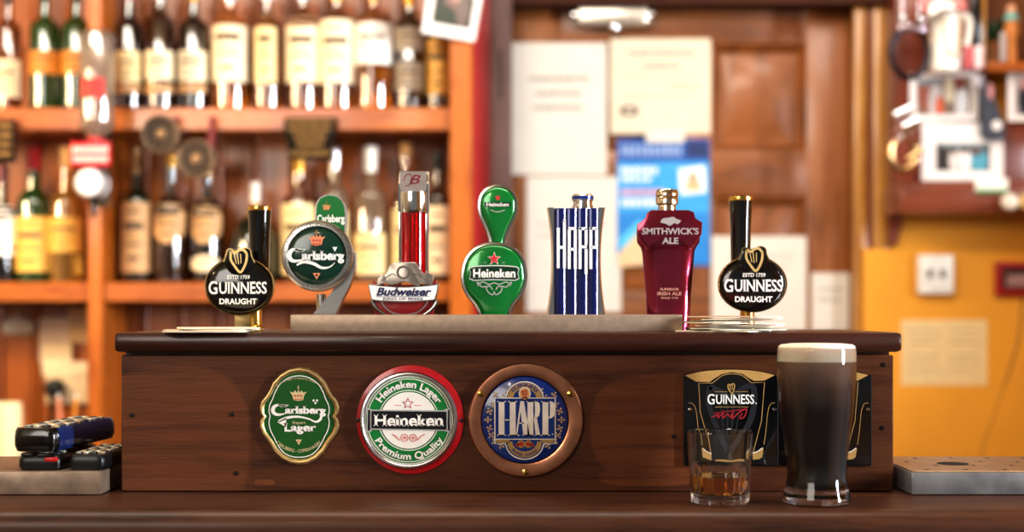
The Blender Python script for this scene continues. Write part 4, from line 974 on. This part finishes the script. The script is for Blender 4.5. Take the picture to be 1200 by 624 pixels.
# ---- rosettes and plaques hanging from the shelf edge
def rosette(label, px, py, r):
    Y = YS - .02; loc = at(px, py, Y); Mx = FM(Y, loc)
    t = thing('hanging_rosette', label, 'rosette', loc)
    b = MB(Mx); fm = pm('rosette face', '#2e1f15', .6, spec=.2, var=.3, scale=90)
    b.lathe([(0, 0), (r * .5, 1), (r * .9, 0), (r * .9, -3), (0, -3)], fm, (px, py, 0), 32)
    b.tube([(px + r * .93 * math.cos(a), py + r * .93 * math.sin(a), 0) for a in [2 * PI * i / 32 for i in range(32)]], 2.2, pm('rosette rim', '#7d6a57', .4, .4), 8, True)
    b.tube([(px + r * .5 * math.cos(a), py + r * .5 * math.sin(a), 1) for a in [2 * PI * i / 24 for i in range(24)]], 1.2, pm('rosette rim', '#7d6a57', .4, .4), 6, True)
    b.lathe([(0, 4), (4, 3), (5, 0)], pm('rosette hub', '#b5926a', .4, .4), (px, py, 0), 16); b.build('disc', t)
    b = MB(Mx); top = HZ + (ZC - zS1 + .01) * -1 / K(Y) if False else 138
    b.poly([(px + r * .5, py - r * .6), (px + r * .95, py - r * .5), (px + r * 1.05, 136), (px + r * .7, 136)], -2, pm('dark red ribbon', '#6b1a20', .5)); b.build('ribbon', t)
rosette('round brown rosette with pale rim, hanging at the left, nearer the middle post', 188, 157, 22)
rosette('round brown rosette with dark red ribbon, hanging lower, second from the middle post', 230, 186, 22)
def plaque(label, pts, rows, px, py):
    Y = YS - .02; loc = at(px, py, Y); t = thing('hanging_plaque', label, 'plaque', loc); b = MB(FM(Y, loc))
    b.prism(pts, -4, 0, pm('dark plaque', '#1c130d', .6, spec=.15, var=.2), .6); b.build('board', t)
    b = MB(FM(Y, loc)); gp = pm('dull gold lettering', '#94703a', .45, .3)
    for (x0, x1, y) in rows:
        x = x0; i = 0
        while x < x1 - 2:
            wd = 2.4 + (i * 7 % 5) * .5; b.poly(rect(x, y + (i % 3) * .4, min(x + wd, x1), y + 4.6), .4, gp); x += wd + 1.3; i += 1
    b.build('lettering', t)
plaque('dark plaque with rows of dull gold lettering, hanging from the top shelf', [(333, 137), (395, 137), (394, 160), (389, 164), (388, 187), (337, 187), (336, 164), (332, 160)], [(336, 392, 140), (338, 390, 149), (345, 383, 158), (348, 380, 167), (340, 386, 177)], 363, 160)
plaque('small dark brown plaque hanging at the far left edge under the top shelf', [(-30, 140), (18, 140), (17, 190), (-30, 190)], [(-26, 14, 145), (-26, 14, 156), (-26, 14, 167), (-26, 14, 178)], 0, 160)

# ---- papers and socket under the left shelves
def sheet(name, label, cat, rc, Y, m=paper, lines=(), tilt=0, grp=None, thick=.7, extra=None):
    x0, y0, x1, y1 = rc; cx, cy = (x0 + x1) / 2, (y0 + y1) / 2; loc = at(cx, cy, Y)
    t = thing(name, label, cat, loc, grp); t.rotation_euler = (0, tilt, 0); Mx = FM(Y, loc)
    b = MB(Mx); b.box(x0, x1, y0, y1, -thick, 0, m)
    for (lx0, lx1, ly, lh, lm) in lines:
        x = lx0; i = 0
        while x < lx1 - .5:
            wd = 3.2 + (i * 5 % 4) * 1.3; b.poly(rect(x, ly, min(x + wd, lx1), ly + lh), .25, lm); x += wd + 1.5; i += 1
    if extra: extra(b)
    b.build('sheet', t); return t
creamp = pm('old cream paper', '#e6d2ae', .8, var=.06)
sheet('paper_sign', 'pale upper notice on the wall under the left shelf, above the socket', 'notice', (46, 373, 82, 426), YB - .012, pm('pinkish paper', '#cdb5a2', .8))
sheet('notepad', 'small tan notepad hung beside the middle post under the shelf', 'notepad', (80, 361, 105, 403), YB - .014, pm('tan pad', '#c9a679', .7), [(84, 101, 372, 2, ink), (84, 101, 380, 2, ink)], thick=5)
sheet('paper_sign', 'cream notice just above the black plug, half behind the socket plate', 'notice', (49, 404, 84, 440), YB - .015, creamp)
loc = at(70, 455, YB - .02)
t = thing('wall_socket', 'cream wall socket plate with switches, behind the remote controls', 'socket', loc)
b = MB(FM(YB - .02, loc)); b.box(52, 105, 424, 474, -7, 0, pm('cream plastic', '#dcc8a4', .35), 2.5); b.build('plate', t)
b = MB(FM(YB - .02, loc)); b.box(86, 92, 434, 444, 0, 2, pm('cream plastic', '#dcc8a4', .35), 1); b.box(95, 101, 434, 444, 0, 2, pm('cream plastic', '#dcc8a4', .35), 1); b.build('switch', t)
loc = at(65, 455, YB - .025)
t = thing('plug', 'black power plug in the cream wall socket', 'plug', loc)
b = MB(FM(YB - .025, loc)); b.lathe([(11, -1), (11, 9), (8, 16), (0, 17)], blackplastic, (65, 455, 0), 24, cap0=True); b.build('plug_body', t)
b = MB(FM(YB - .025, loc)); b.tube(cr([(65, 462, 12), (65, 474, 14), (64, 490, 12), (62, 512, 16), (60, 524, 20)], 5), 2.6, blackplastic, 8); b.build('cord', t)
loc = at(22, 380, YB - .016)
t = thing('crown_ornament', 'pale flat crown-shaped ornament on the boards at the far left', 'ornament', loc)
b = MB(FM(YB - .016, loc)); b.prism([(4, 392), (2, 376), (9, 380), (12, 372), (17, 376), (20, 367), (24, 367), (27, 376), (32, 372), (34, 380), (41, 376), (39, 392)], -2, 3, pm('pale bone', '#b9a99a', .5), .8); b.build('crown', t)
YC = 1.62
loc = (X(8, YC), YC, zB + .0003); R_ = 18 * K(YC); H_ = Z(474, YC) - zB
t = thing('candle', 'thick cream pillar candle on the back counter at the far left', 'candle', loc)
b = MB(); b.lathe([(R_ * .98, 0), (R_, .004), (R_, H_ - .008), (R_ * .92, H_ + .003), (R_ * .8, H_ - .004), (R_ * .3, H_ - .014), (0, H_ - .015)], pm('candle wax', '#eed9ab', .5, sss=.3, var=.05), n=36, cap0=True, mod=lambda a, h: 1 + .05 * math.sin(a * 3 + h * 40)); b.build('wax', t)
b = MB(); b.tube([(0, 0, H_ - .016), (.001, 0, H_ + .004)], .0012, black, 6); b.build('wick', t)
loc = (X(78, YC), YC, zB + .0003)
t = thing('pen_glass', 'small clear glass holding pens, behind the remote controls', 'glass', loc)
b = MB(); H_ = .085; b.lathe([(.026, 0), (.027, .004), (.029, H_), (.0275, H_), (.0255, .006), (0, .006)], glass, n=32, cap0=True); b.build('glass', t)
for dx, m, nm, lb in ((-.012, '#d98a6a', 0, 'pink pen leaning in the small glass behind the remotes'), (.012, '#e0902a', 1, 'orange pen leaning in the small glass behind the remotes')):
    p = thing('pen', lb, 'pen', (loc[0] + dx, YC, zB + .008)); b = MB(); b.tube([(0, 0, 0), (dx * .6, .006, .128)], .0042, pm('pen barrel %d' % nm, m, .35), 10); bo = b.build('barrel', p)
    b = MB(); b.tube([(dx * .6, .006, .128), (dx * .66, .006, .138)], [.0042, .001], white, 10); b.build('tip', p)

# ---- pinned snapshot on the shelf post
def snap(label, quad, Y, scene_col, blobs, border=(5, 5, 5, 12), name='photo_print', cat='photo', grp='pinned photographs'):
    cx = sum(p[0] for p in quad) / 4; cy = sum(p[1] for p in quad) / 4; loc = at(cx, cy, Y); t = thing(name, label, cat, loc, grp)
    P = lambda u, v: tuple((1 - u) * ((1 - v) * quad[0][i] + v * quad[3][i]) + u * ((1 - v) * quad[1][i] + v * quad[2][i]) for i in (0, 1))
    b = MB(FM(Y, loc)); b.prism(quad, -.8, 0, pm('photo border', '#efeaea', .35, var=.02)); b.build('print', t)
    W = math.dist(quad[0], quad[1]); Hh = math.dist(quad[0], quad[3]); l, tp, r, bt = border; u0, u1, v0, v1 = l / W, 1 - r / W, tp / Hh, 1 - bt / Hh
    b = MB(FM(Y, loc)); b.poly([P(u0, v0), P(u1, v0), P(u1, v1), P(u0, v1)], .3, pm('photo ground ' + scene_col, scene_col, .3, var=.25, scale=90))
    for i, (u, v, ru, rv, c) in enumerate(blobs):
        uu, vv = u0 + (u1 - u0) * u, v0 + (v1 - v0) * v
        pts = []
        for a in range(16):
            q, s = uu + ru * (u1 - u0) * math.cos(a * PI / 8), vv + rv * (v1 - v0) * math.sin(a * PI / 8)
            pts.append(P(max(u0, min(u1, q)), max(v0, min(v1, s))))
        b.poly(pts, .45 + .12 * i, pm('photo tone ' + c, c, .3, var=.1))
    b.build('picture', t)
snap('white-bordered snapshot pinned aslant at the top of the right shelf post', [(503, -22), (566, -8), (556, 49), (494, 38)], YS - .03, '#2b2a22', [(.5, .25, .25, .3, '#7a5c55'), (.55, .1, .14, .14, '#b98f80'), (.75, .5, .18, .5, '#6b5a55'), (.3, .7, .3, .3, '#22301f')], (10, 8, 8, 14))

# ---- door closer and notices on the door
YD = YW - .006
loc = at(718, 20, YD)
t = thing('door_closer', 'silver hydraulic door closer at the top of the brown door', 'door closer', loc); Mx = FM(YD, loc)
alu = pm('brushed aluminium', '#cfc6ba', .3, .8, var=.06)
b = MB(Mx); b.box(676, 758, 9, 33, 0, 24, alu, 4); b.build('body', t)
b = MB(Mx)
for x0, x1 in ((670, 677), (757, 764)): b.lathe([(9, x0), (10, (x0 + x1) / 2), (9, x1)], chrome, (0, 21, 12), 20, True, True, ax='x')
b.build('end_cap', t)
b = MB(Mx); b.lathe([(7, -4), (8, 0), (7, 5)], chrome, (719, 0, 12), 20, True, True, ax='y'); b.build('pivot', t); b = MB(Mx); b.lathe([(7, 31), (8, 35), (6, 40)], chrome, (719, 0, 12), 20, True, True, ax='y'); b.build('pivot', t)
b = MB(Mx); b.tube([(719, -3, 14), (770, 1, 46), (800, -1, 20)], 3, alu, 8); b.build('arm', t)
cert = pm('certificate paper', '#dbd0ba', .8, var=.05, scale=12)
gk = pm('faint grey print', '#a39a90', .8)
sheet('paper_sign', 'large white notice with three short lines, left of the certificate on the door', 'notice', (598, 50, 711, 205), YD, paper, [(620, 690, 90, 5, gk), (628, 682, 107, 5, gk), (625, 684, 124, 5, gk)])
sheet('paper_sign', 'cream certificate with dark oval stamp, top right on the door', 'notice', (715, 45, 833, 157), YD, cert, [(736, 816, 60, 5, gk), (754, 796, 75, 5, gk), (726, 826, 89, 1, gk), (780, 820, 100, 3, gk), (730, 815, 112, 2, gk)],
      extra=lambda b: (b.disc(737.5, 130, 11, .4, pm('stamp dark', '#5d5048', .7), 6.5), b.disc(737.5, 130, 5, .6, cert, 3)))
sheet('paper_sign', 'narrow white slip tucked under the certificate above the blue poster', 'notice', (757, 152, 802, 167), YD - .004, paper)
sheet('paper_sign', 'white sheet behind the blue block tap, under the large notice', 'notice', (617, 207, 728, 366), YD, paper, [(640, 700, 236, 3, pm('pale green print', '#bcd0b8', .8)), (630, 715, 262, 2, gk), (630, 705, 275, 2, gk)])
def poster(b):
    pb, lb_, wl_ = pm('poster light blue', '#3f9fdc', .5), pm('poster cyan', '#5ec0e6', .5), pm('poster white', '#e8eef2', .5)
    b.poly(rect(723, 190, 832, 262), .2, pb); b.poly(rect(723, 250, 832, 310), .22, pm('poster mid blue', '#2b86cf', .5))
    for (x0, x1, y, h) in ((727, 800, 170, 13), (727, 770, 196, 8), (727, 765, 207, 6), (728, 785, 233, 9)):
        x = x0; i = 0
        while x < x1 - 1:
            wd = 4 + (i * 5 % 3) * 1.5; b.poly(rect(x, y, min(x + wd, x1), y + h), .4, wl_ if y > 180 else pm('poster pale navy', '#8ea6cf', .5)); x += wd + 2; i += 1
    b.poly(rect(727, 222, 780, 229), .4, pm('poster pink', '#c9a0b8', .5))
    b.poly(rect(804, 166, 830, 184), .4, pm('poster navy', '#233468', .5))
    b.poly([(795, 198), (826, 194), (828, 226), (797, 229)], .5, wl_); b.disc(812, 209, 6, .7, pm('poster face', '#c8a080', .5), 7); b.poly(rect(803, 214, 821, 224), .65, pm('poster tan', '#cbb48a', .5))
    b.poly(cr([(724, 300), (735, 285), (752, 268), (766, 262), (780, 270), (776, 290), (760, 309), (740, 312), (726, 312)], 4, True), .5, pm('poster skin', '#e3c39a', .5))
    b.poly([(724, 282), (748, 258), (757, 262), (728, 294)], .6, lb_)
sheet('poster', 'bright blue printed poster on the door, behind the burgundy tap', 'poster', (723, 163, 832, 312), YD, pm('poster blue', '#2a5aa8', .5, var=.08), extra=poster)
sheet('paper_sign', 'white sheet on the door behind the right stout tap', 'notice', (834, 277, 945, 388), YD, paper, [(850, 930, 300, 2, gk), (850, 925, 312, 2, gk)])
sheet('paper_sign', 'small white card beside the casing, low on the right of the door', 'notice', (951, 320, 995, 388), YD, paper, [(960, 988, 338, 3, gk), (960, 985, 350, 3, gk)])

# ================================================================== right-hand corner: board with keepsakes
YK = 1.80
loc = at(1130, 100, YK); Mx = FM(YK, loc)
t = thing('keepsake_shelf', 'dark reddish wooden wall shelf crowded with photographs, at the right edge', 'shelf', loc)
b = MB(Mx); b.box(1056, 1162, -60, 140, -70, -20, darkred, 2); b.box(1056, 1260, 140, 228, -70, -20, darkred, 2); b.build('back_board', t)
b = MB(Mx); b.box(1054, 1260, 214, 250, -74, 2, wood('dark red rail', '#3a1710', '#62291a', '#86452c', 'X', .3, .4, 8, 7, .08), 3); b.build('bottom_rail', t)
b = MB(Mx); b.box(1156, 1260, 72, 84, -70, 0, orangeh, 2); b.build('shelf_board', t)
b = MB(Mx); b.box(1141, 1153, -60, 72, -30, -4, black, 2); b.box(1151, 1158, -60, 72, -30, -6, yellowpine, 2); b.build('upright', t)
b = MB(Mx); b.box(1156, 1260, -60, 72, -70, -60, pm('brown backing', '#6b3d18', .6)); b.box(1156, 1260, 84, 140, -70, -60, plaster); b.build('recess_back', t)
YPh = YK + .03
snap('white-framed photograph of people in white, upper one beside the jug', [(1066, 86), (1146, 84), (1146, 141), (1066, 143)], YPh, '#86705f', [(.15, .4, .12, .5, '#9a5a4a'), (.35, .65, .13, .5, '#c9c4c4'), (.42, .8, .08, .3, '#d2694a'), (.6, .35, .1, .35, '#d8ccb4'), (.82, .72, .12, .45, '#d4d6dc'), (.78, .15, .1, .2, '#8a4030'), (.2, .1, .3, .12, '#8d9098')], (8, 6, 8, 8))
snap('large white-framed photograph of a group, lower one on the dark rail', [(1080, 144), (1176, 144), (1176, 212), (1080, 212)], YPh - .006, '#4a403c', [(.15, .6, .05, .45, '#1d1a1c'), (.35, .6, .12, .5, '#dcd3d0'), (.33, .25, .07, .14, '#4a342e'), (.55, .65, .1, .5, '#efecec'), (.54, .25, .06, .14, '#573a30'), (.8, .65, .16, .45, '#5aa6bd'), (.76, .3, .08, .16, '#6d5148'), (.5, .08, .5, .08, '#8a9aa0')], (17, 24, 16, 12))
snap('white-framed photograph of a person in black at the right edge', [(1181, 83), (1240, 83), (1240, 142), (1181, 142)], YPh - .004, '#b5a8a8', [(.3, .6, .2, .5, '#20222a'), (.3, .2, .1, .15, '#c58a80')], (7, 7, 7, 7))
def silhouettes(): pass
loc = at(1162, 125, YPh - .02)
t = thing('photo_cutout', 'dark cut-out photograph of a standing person between the white frames', 'photo', loc)
b = MB(FM(YPh - .02, loc)); b.prism(cr([(1149, 158), (1150, 135), (1147, 118), (1150, 104), (1154, 96), (1161, 100), (1163, 110), (1168, 122), (1178, 150), (1176, 162), (1162, 164)], 3, True), -1, 0, pm('cutout slate', '#3f434f', .5, var=.3, scale=60)); b.poly(cr([(1158, 98), (1164, 102), (1163, 116), (1158, 114)], 3, True), .4, pm('cutout pink', '#c98f92', .5)); b.disc(1168, 147, 6, .4, pm('photo border', '#efeaea', .35)); b.build('print', t)
loc = at(1161, 218, YPh - .03)
t = thing('card_box', 'small white box with a green stripe on the dark bottom rail', 'box', loc)
b = MB(FM(YPh - .03, loc)); b.box(1142, 1181, 209, 226, -6, 4, pm('white card', '#efeee8', .5), 1.5); b.box(1143, 1181, 223, 226.6, 3, 4.6, pm('green stripe', '#4f9a5c', .5), .4); b.build('carton', t)
for px, m, txt in ((1179, '#e9dfd2', 'white round knob on the dark rail, first from the white box'), (1199, '#d9b77a', 'golden round knob on the dark rail at the right edge of the picture')):
    loc = at(px, 238, YK - .002); t = thing('round_knob', txt, 'knob', loc)
    b = MB(FM(YK - .002, loc)); b.lathe([(4, 0), (4.5, 5), (9.5, 8), (10.5, 13), (8, 18), (0, 19)], pm('knob ' + m, m, .3), (px, 238, 0), 24, cap0=True); b.build('knob', t)
# white jug
YJ = 1.735; loc = at(1115, 82, YJ); Mx = FM(YJ, loc)
t = thing('jug', 'white glazed jug with a handle, hanging above the upper photograph', 'jug', loc)
por = pm('white porcelain', '#f0ece4', .2, coat=.4, var=.02)
b = MB(Mx); b.lathe([(12, 84), (17, 82), (18.5, 72), (17, 58), (17, 40), (20, 22), (22, 14), (20.5, 14), (18, 23), (15, 40), (15, 58), (14, 76), (0, 78)], por, (1112, 0, -14), 36, True, ax='y'); b.build('vessel', t)
b = MB(Mx); b.tube(cr([(1126, 22, -14), (1136, 16, -14), (1141, 24, -14), (1139, 44, -14), (1134, 62, -14), (1126, 70, -14)], 6), 4, por, 10); b.build('handle', t)
b = MB(Mx); b.tube(cr([(1104, 20, 6), (1108, 58, 6), (1116, 66, 6), (1122, 58, 6), (1124, 20, 5)], 6), 1.6, pm('beige relief', '#cdb59a', .4), 8); b.build('relief', t)
loc = at(1098, 50, YJ + .01)
t = thing('cream_card', 'tan card standing behind the white jug', 'card', loc); b = MB(FM(YJ + .02, loc)); b.box(1090, 1112, 18, 84, -6, -4, pm('beige card', '#d2a983', .7)); b.build('sheet', t)
loc = at(1105, 5, YJ - .02)
t = thing('hanging_bow', 'red and white bow hanging over the top of the white jug', 'ribbon', loc)
b = MB(FM(YJ - .02, loc)); rr_ = pm('pink red cloth', '#cf7d78', .6, var=.15)
b.prism(cr([(1076, -10), (1092, -12), (1104, 2), (1114, -10), (1124, -4), (1132, 12), (1120, 10), (1106, 6), (1094, 14), (1082, 14)], 3, True), 0, 5, rr_, 1.5); b.prism(cr([(1090, 6), (1100, 2), (1112, 4), (1118, 12), (1104, 12), (1092, 18), (1086, 20)], 3, True), 3, 8, por, 1.5); b.build('cloth', t)
for i, (px, txt, c) in enumerate(((1137, 'dull red', '#b5545a'), (1149, 'pale pink', '#e8c9cc'))):
    loc = at(px, 66, YJ - .01); t = thing('small_tin', '%s little tin beside the foot of the white jug' % txt, 'tin', loc)
    b = MB(FM(YJ - .01, loc)); b.lathe([(5.5, 53), (6, 55), (6, 79), (5.5, 80)], pm('tin ' + c, c, .3), (px, 0, -8), 20, True, True, ax='y'); b.build('can', t)
# oval leather strap with metal links
YR = 1.74; loc = at(1064, 60, YR); Mx = FM(YR, loc)
t = thing('hanging_stirrup', 'dark oval metal stirrup hanging from two silver links at the casing', 'stirrup', loc)
b = MB(Mx); ov = [(1066 + 21.5 * math.cos(a) * (1 - .12 * math.sin(a) * -1 if False else 1), 62 + 29 * math.sin(a), 0) for a in [2 * PI * i / 40 for i in range(40)]]
b.tube(ov, 3.6, pm('dark iron', '#2b2830', .22, .7), 10, True); b.build('ring', t)
b = MB(Mx)
for px in (1058, 1078): b.tube([(px, -14, 0), (px, 20, 0)], 5, pm('mauve steel', '#a5949a', .22, .9), 12); b.lathe([(0, 7), (5, 6), (6, 2), (5, -3)], chrome, (px, 24, 0), 16)
b.box(1052, 1084, 29, 38, -4, 4, pm('mauve steel', '#a5949a', .22, .9), 2); b.build('link', t)
# handcuff-like rings
loc = at(1062, 165, YR); Mx = FM(YR, loc)
t = thing('hanging_handcuffs', 'shiny silver handcuffs hanging on the dark board below the stirrup', 'handcuffs', loc)
b = MB(Mx)
b.tube([(1047, 137, 4), (1066, 128, 4)], 6, chrome, 14); b.tube([(1056, 151, 6), (1074, 143, 6)], 6, chrome, 14); b.tube([(1050, 166, 2), (1070, 150, 2)], 3, chrome, 10); b.build('hinge', t)
b = MB(Mx); cuff = pm('warm polished steel', '#d9b98a', .14, 1, var=.05)
b.tube([(1058 + 15 * math.cos(math.radians(a)), 180 + 19 * math.sin(math.radians(a)), 2) for a in range(-60, 240, 12)], 4.2, cuff, 12); b.tube([(1062, 188, 4), (1079, 176, 4)], 4.5, cuff, 12); b.build('cuff', t)
# plant and figurine on the small shelf
loc = at(1180, 72, YK); Mx = FM(YK, loc)
t = thing('potted_plant', 'small dark green plant in a brown pot on the corner shelf', 'plant', loc)
b = MB(Mx); b.lathe([(13, 71.5), (16, 46), (17, 44), (15, 44), (14, 50), (0, 50)], pm('brown pot', '#7a4a22', .5), (1176, 0, -34), 28, True, ax='y'); b.build('pot', t)
b = MB(Mx); lf = pm('dark green leaf', '#20361c', .45, var=.3)
rnd = random.Random(3)
for i in range(60):
    a = rnd.uniform(0, 2 * PI); l = rnd.uniform(14, 40); el_ = rnd.uniform(.4, 1.4)
    x, y, w = 1176 + 6 * math.cos(a), 46, -34 + 6 * math.sin(a); ex, ey, ew = x + l * math.cos(a) * math.cos(el_), y - l * math.sin(el_), w + l * .35 * math.sin(a) * math.cos(el_)
    px_, pw = -math.sin(a) * 4, math.cos(a) * 4
    b.add([(x, y, w), ((x + ex) / 2 + px_, (y + ey) / 2 - 3, (w + ew) / 2 + pw), (ex, ey, ew), ((x + ex) / 2 - px_, (y + ey) / 2 - 3, (w + ew) / 2 - pw)], [(0, 1, 2, 3)], lf)
b.build('foliage', t)
loc = at(1190, 72, YK - .01); Mx = FM(YK - .01, loc)
t = thing('figurine', 'little figurine in orange and turquoise beside the corner plant', 'figurine', loc)
b = MB(Mx); b.lathe([(6, 71.5), (7, 60), (6, 44), (9, 36), (8, 26), (6, 19), (4, 16)], pm('orange figure', '#c07a3a', .5), (1190, 0, -14), 24, True, True, ax='y'); fb = b.build('body', t)
b = MB(Mx); b.lathe([(0, 2), (4, 3), (6, 8), (5, 14), (3, 17)], pm('figure skin', '#d09a78', .5), (1190, 0, -14), 20, ax='y'); b.build('head', fb)
b = MB(Mx); b.lathe([(6.5, 19), (9, 22), (8.5, 17), (6, 13)], pm('turquoise scarf', '#6fa9a0', .5), (1190, 0, -14), 20, ax='y'); b.build('scarf', fb)
b = MB(Mx); b.lathe([(4, 71.5), (4, 40), (2.5, 36)], pm('pale sleeve', '#b3a6a3', .5), (1177.5, 0, -6), 14, True, True, ax='y'); b.build('candle_stub', fb)
# fittings on the ochre wall
YF = YO - .001
loc = at(1093, 322, YF); t = thing('wall_switch', 'white double light switch on the ochre wall', 'switch', loc)
b = MB(FM(YF, loc)); b.box(1073, 1114, 299, 345, 0, 14, pm('switch white', '#efeee9', .35), 2); b.build('plate', t)
b = MB(FM(YF, loc)); b.box(1082, 1089, 316, 326, 14, 16, pm('switch grey', '#8d8f8c', .4), .8); b.box(1097, 1104, 316, 326, 14, 16, pm('switch grey', '#8d8f8c', .4), .8); b.build('rocker', t)
loc = at(1190, 327, YF); t = thing('picture_frame', 'red-framed dark picture on the ochre wall at the right edge', 'picture', loc)
b = MB(FM(YF, loc)); b.loft([[(x, y, w) for x, y in rect(1165 + d, 307 + d, 1232 - d, 347 - d)] for d, w in ((0, 0), (0, 7), (2, 8), (7, 8), (8, 4))], pm('red frame', '#a3201f', .4), True, True); b.build('frame', t)
b = MB(FM(YF, loc)); b.box(1172, 1225, 314, 340, .5, 4, pm('dark picture', '#3b201c', .4, var=.3)); b.poly(rect(1178, 322, 1220, 336), 4.3, pm('dull pink strip', '#a88482', .5)); b.build('picture', t)
sheet('paper_sign', 'faded cream notice with grey text on the ochre wall', 'notice', (1056, 375, 1157, 452), YF, pm('faded notice', '#e9cf9c', .8, var=.06), [(x0, x1, y, 2, pm('faded brown text', '#c3a98a', .8)) for x0, x1, y in ((1062, 1100, 386), (1112, 1150, 386), (1062, 1104, 394), (1112, 1146, 394), (1062, 1098, 402), (1112, 1150, 402), (1062, 1102, 416), (1112, 1148, 416), (1062, 1100, 424), (1112, 1150, 424), (1062, 1105, 434), (1112, 1140, 434))])
loc = at(1190, 500, 1.8); t = thing('cable', 'thin brown cable running down the ochre wall at the right edge', 'cable', loc)
b = MB(FM(1.8, loc)); b.tube(cr([(1226, 340, -75.6), (1222, 390, -75.6), (1212, 430, -75.6), (1200, 465, -76), (1188, 500, -76), (1176, 535, -76), (1172, 600, -76)], 4), 1.6, pm('brown cable', '#7a5a2c', .5), 8); b.build('sheath', t)

# ================================================================== light
def area(name, loc, target, sx, sy, power, col, spread=180):
    l = bpy.data.lights.new(name, 'AREA'); l.shape = 'RECTANGLE'; l.size = sx; l.size_y = sy; l.energy = power; l.color = col; l.spread = math.radians(spread)
    o = bpy.data.objects.new(name, l); COL.objects.link(o); o.location = loc
    o.rotation_euler = (Vector(target) - Vector(loc)).to_track_quat('-Z', 'Y').to_euler(); return o
area('window_light', (2.3, .1, 1.75), (-.75, 1.85, 1.55), .12, .7, 11, (.84, .92, 1), 62)
area('side_window_light', (2.2, -.75, 1.5), (0, .05, 1.2), .16, .8, 15, (.84, .92, 1), 70)
area('front_window_light', (-1.7, -3.2, 2.2), (0, 0, 1.2), 1.6, 1.1, 46, (1, .93, .85))
area('left_lamp', (-2.2, .5, 1.9), (-1.0, 1.85, 1.5), .1, .45, 7, (1, .74, .44), 75)
area('bar_ceiling_lamp', (-.5, -.1, 2.6), (-.4, 1.8, 1.3), 2.4, .3, 44, (1, .91, .79))
area('wall_fill', (.85, 1.25, 2.4), (1.1, 1.95, 1.3), .4, .4, 5.5, (1, .94, .84))  # unseen fill light, added to brighten the ochre wall
def point_light(name, loc, power, col, r=.025):
    l = bpy.data.lights.new(name, 'POINT'); l.energy = power; l.color = col; l.shadow_soft_size = r
    o = bpy.data.objects.new(name, l); COL.objects.link(o); o.location = loc
point_light('glint_light', (-1.5, -.6, 1.95), 5, (1, .8, .5)); point_light('glint_light', (-.5, -1.9, 2.2), 5, (1, .86, .62)); point_light('glint_light', (1.7, -.8, 2.0), 3, (.95, .96, 1)); point_light('glint_light', (1.2, .6, 2.3), .8, (1, .9, .75))  # unseen point lights, added to put glints on the bottles
w = bpy.data.worlds.new('room'); scene.world = w; w.use_nodes = True
bgn = w.node_tree.nodes['Background']; bgn.inputs['Color'].default_value = (1, .93, .84, 1); bgn.inputs['Strength'].default_value = .22

# ================================================================== camera
cam = bpy.data.cameras.new('camera'); co = bpy.data.objects.new('camera', cam); COL.objects.link(co)
co.location = (0, -D, ZC); co.rotation_euler = (PI / 2, 0, 0)
cam.lens = 50; cam.sensor_width = 36; cam.shift_y = (HZ - 312) / 1200; cam.clip_start = .05
cam.dof.use_dof = True; cam.dof.focus_distance = D + .03; cam.dof.aperture_fstop = 2.5
scene.camera = co
scene.view_settings.view_transform = 'Standard'; scene.view_settings.look = 'None'; scene.view_settings.exposure = 0.13; scene.view_settings.gamma = .87
scene.cycles.max_bounces = 10; scene.cycles.transmission_bounces = 10; scene.cycles.transparent_max_bounces = 8
scene.cycles.caustics_refractive = True; scene.cycles.sample_clamp_indirect = 6
scene.cycles.use_denoising = True
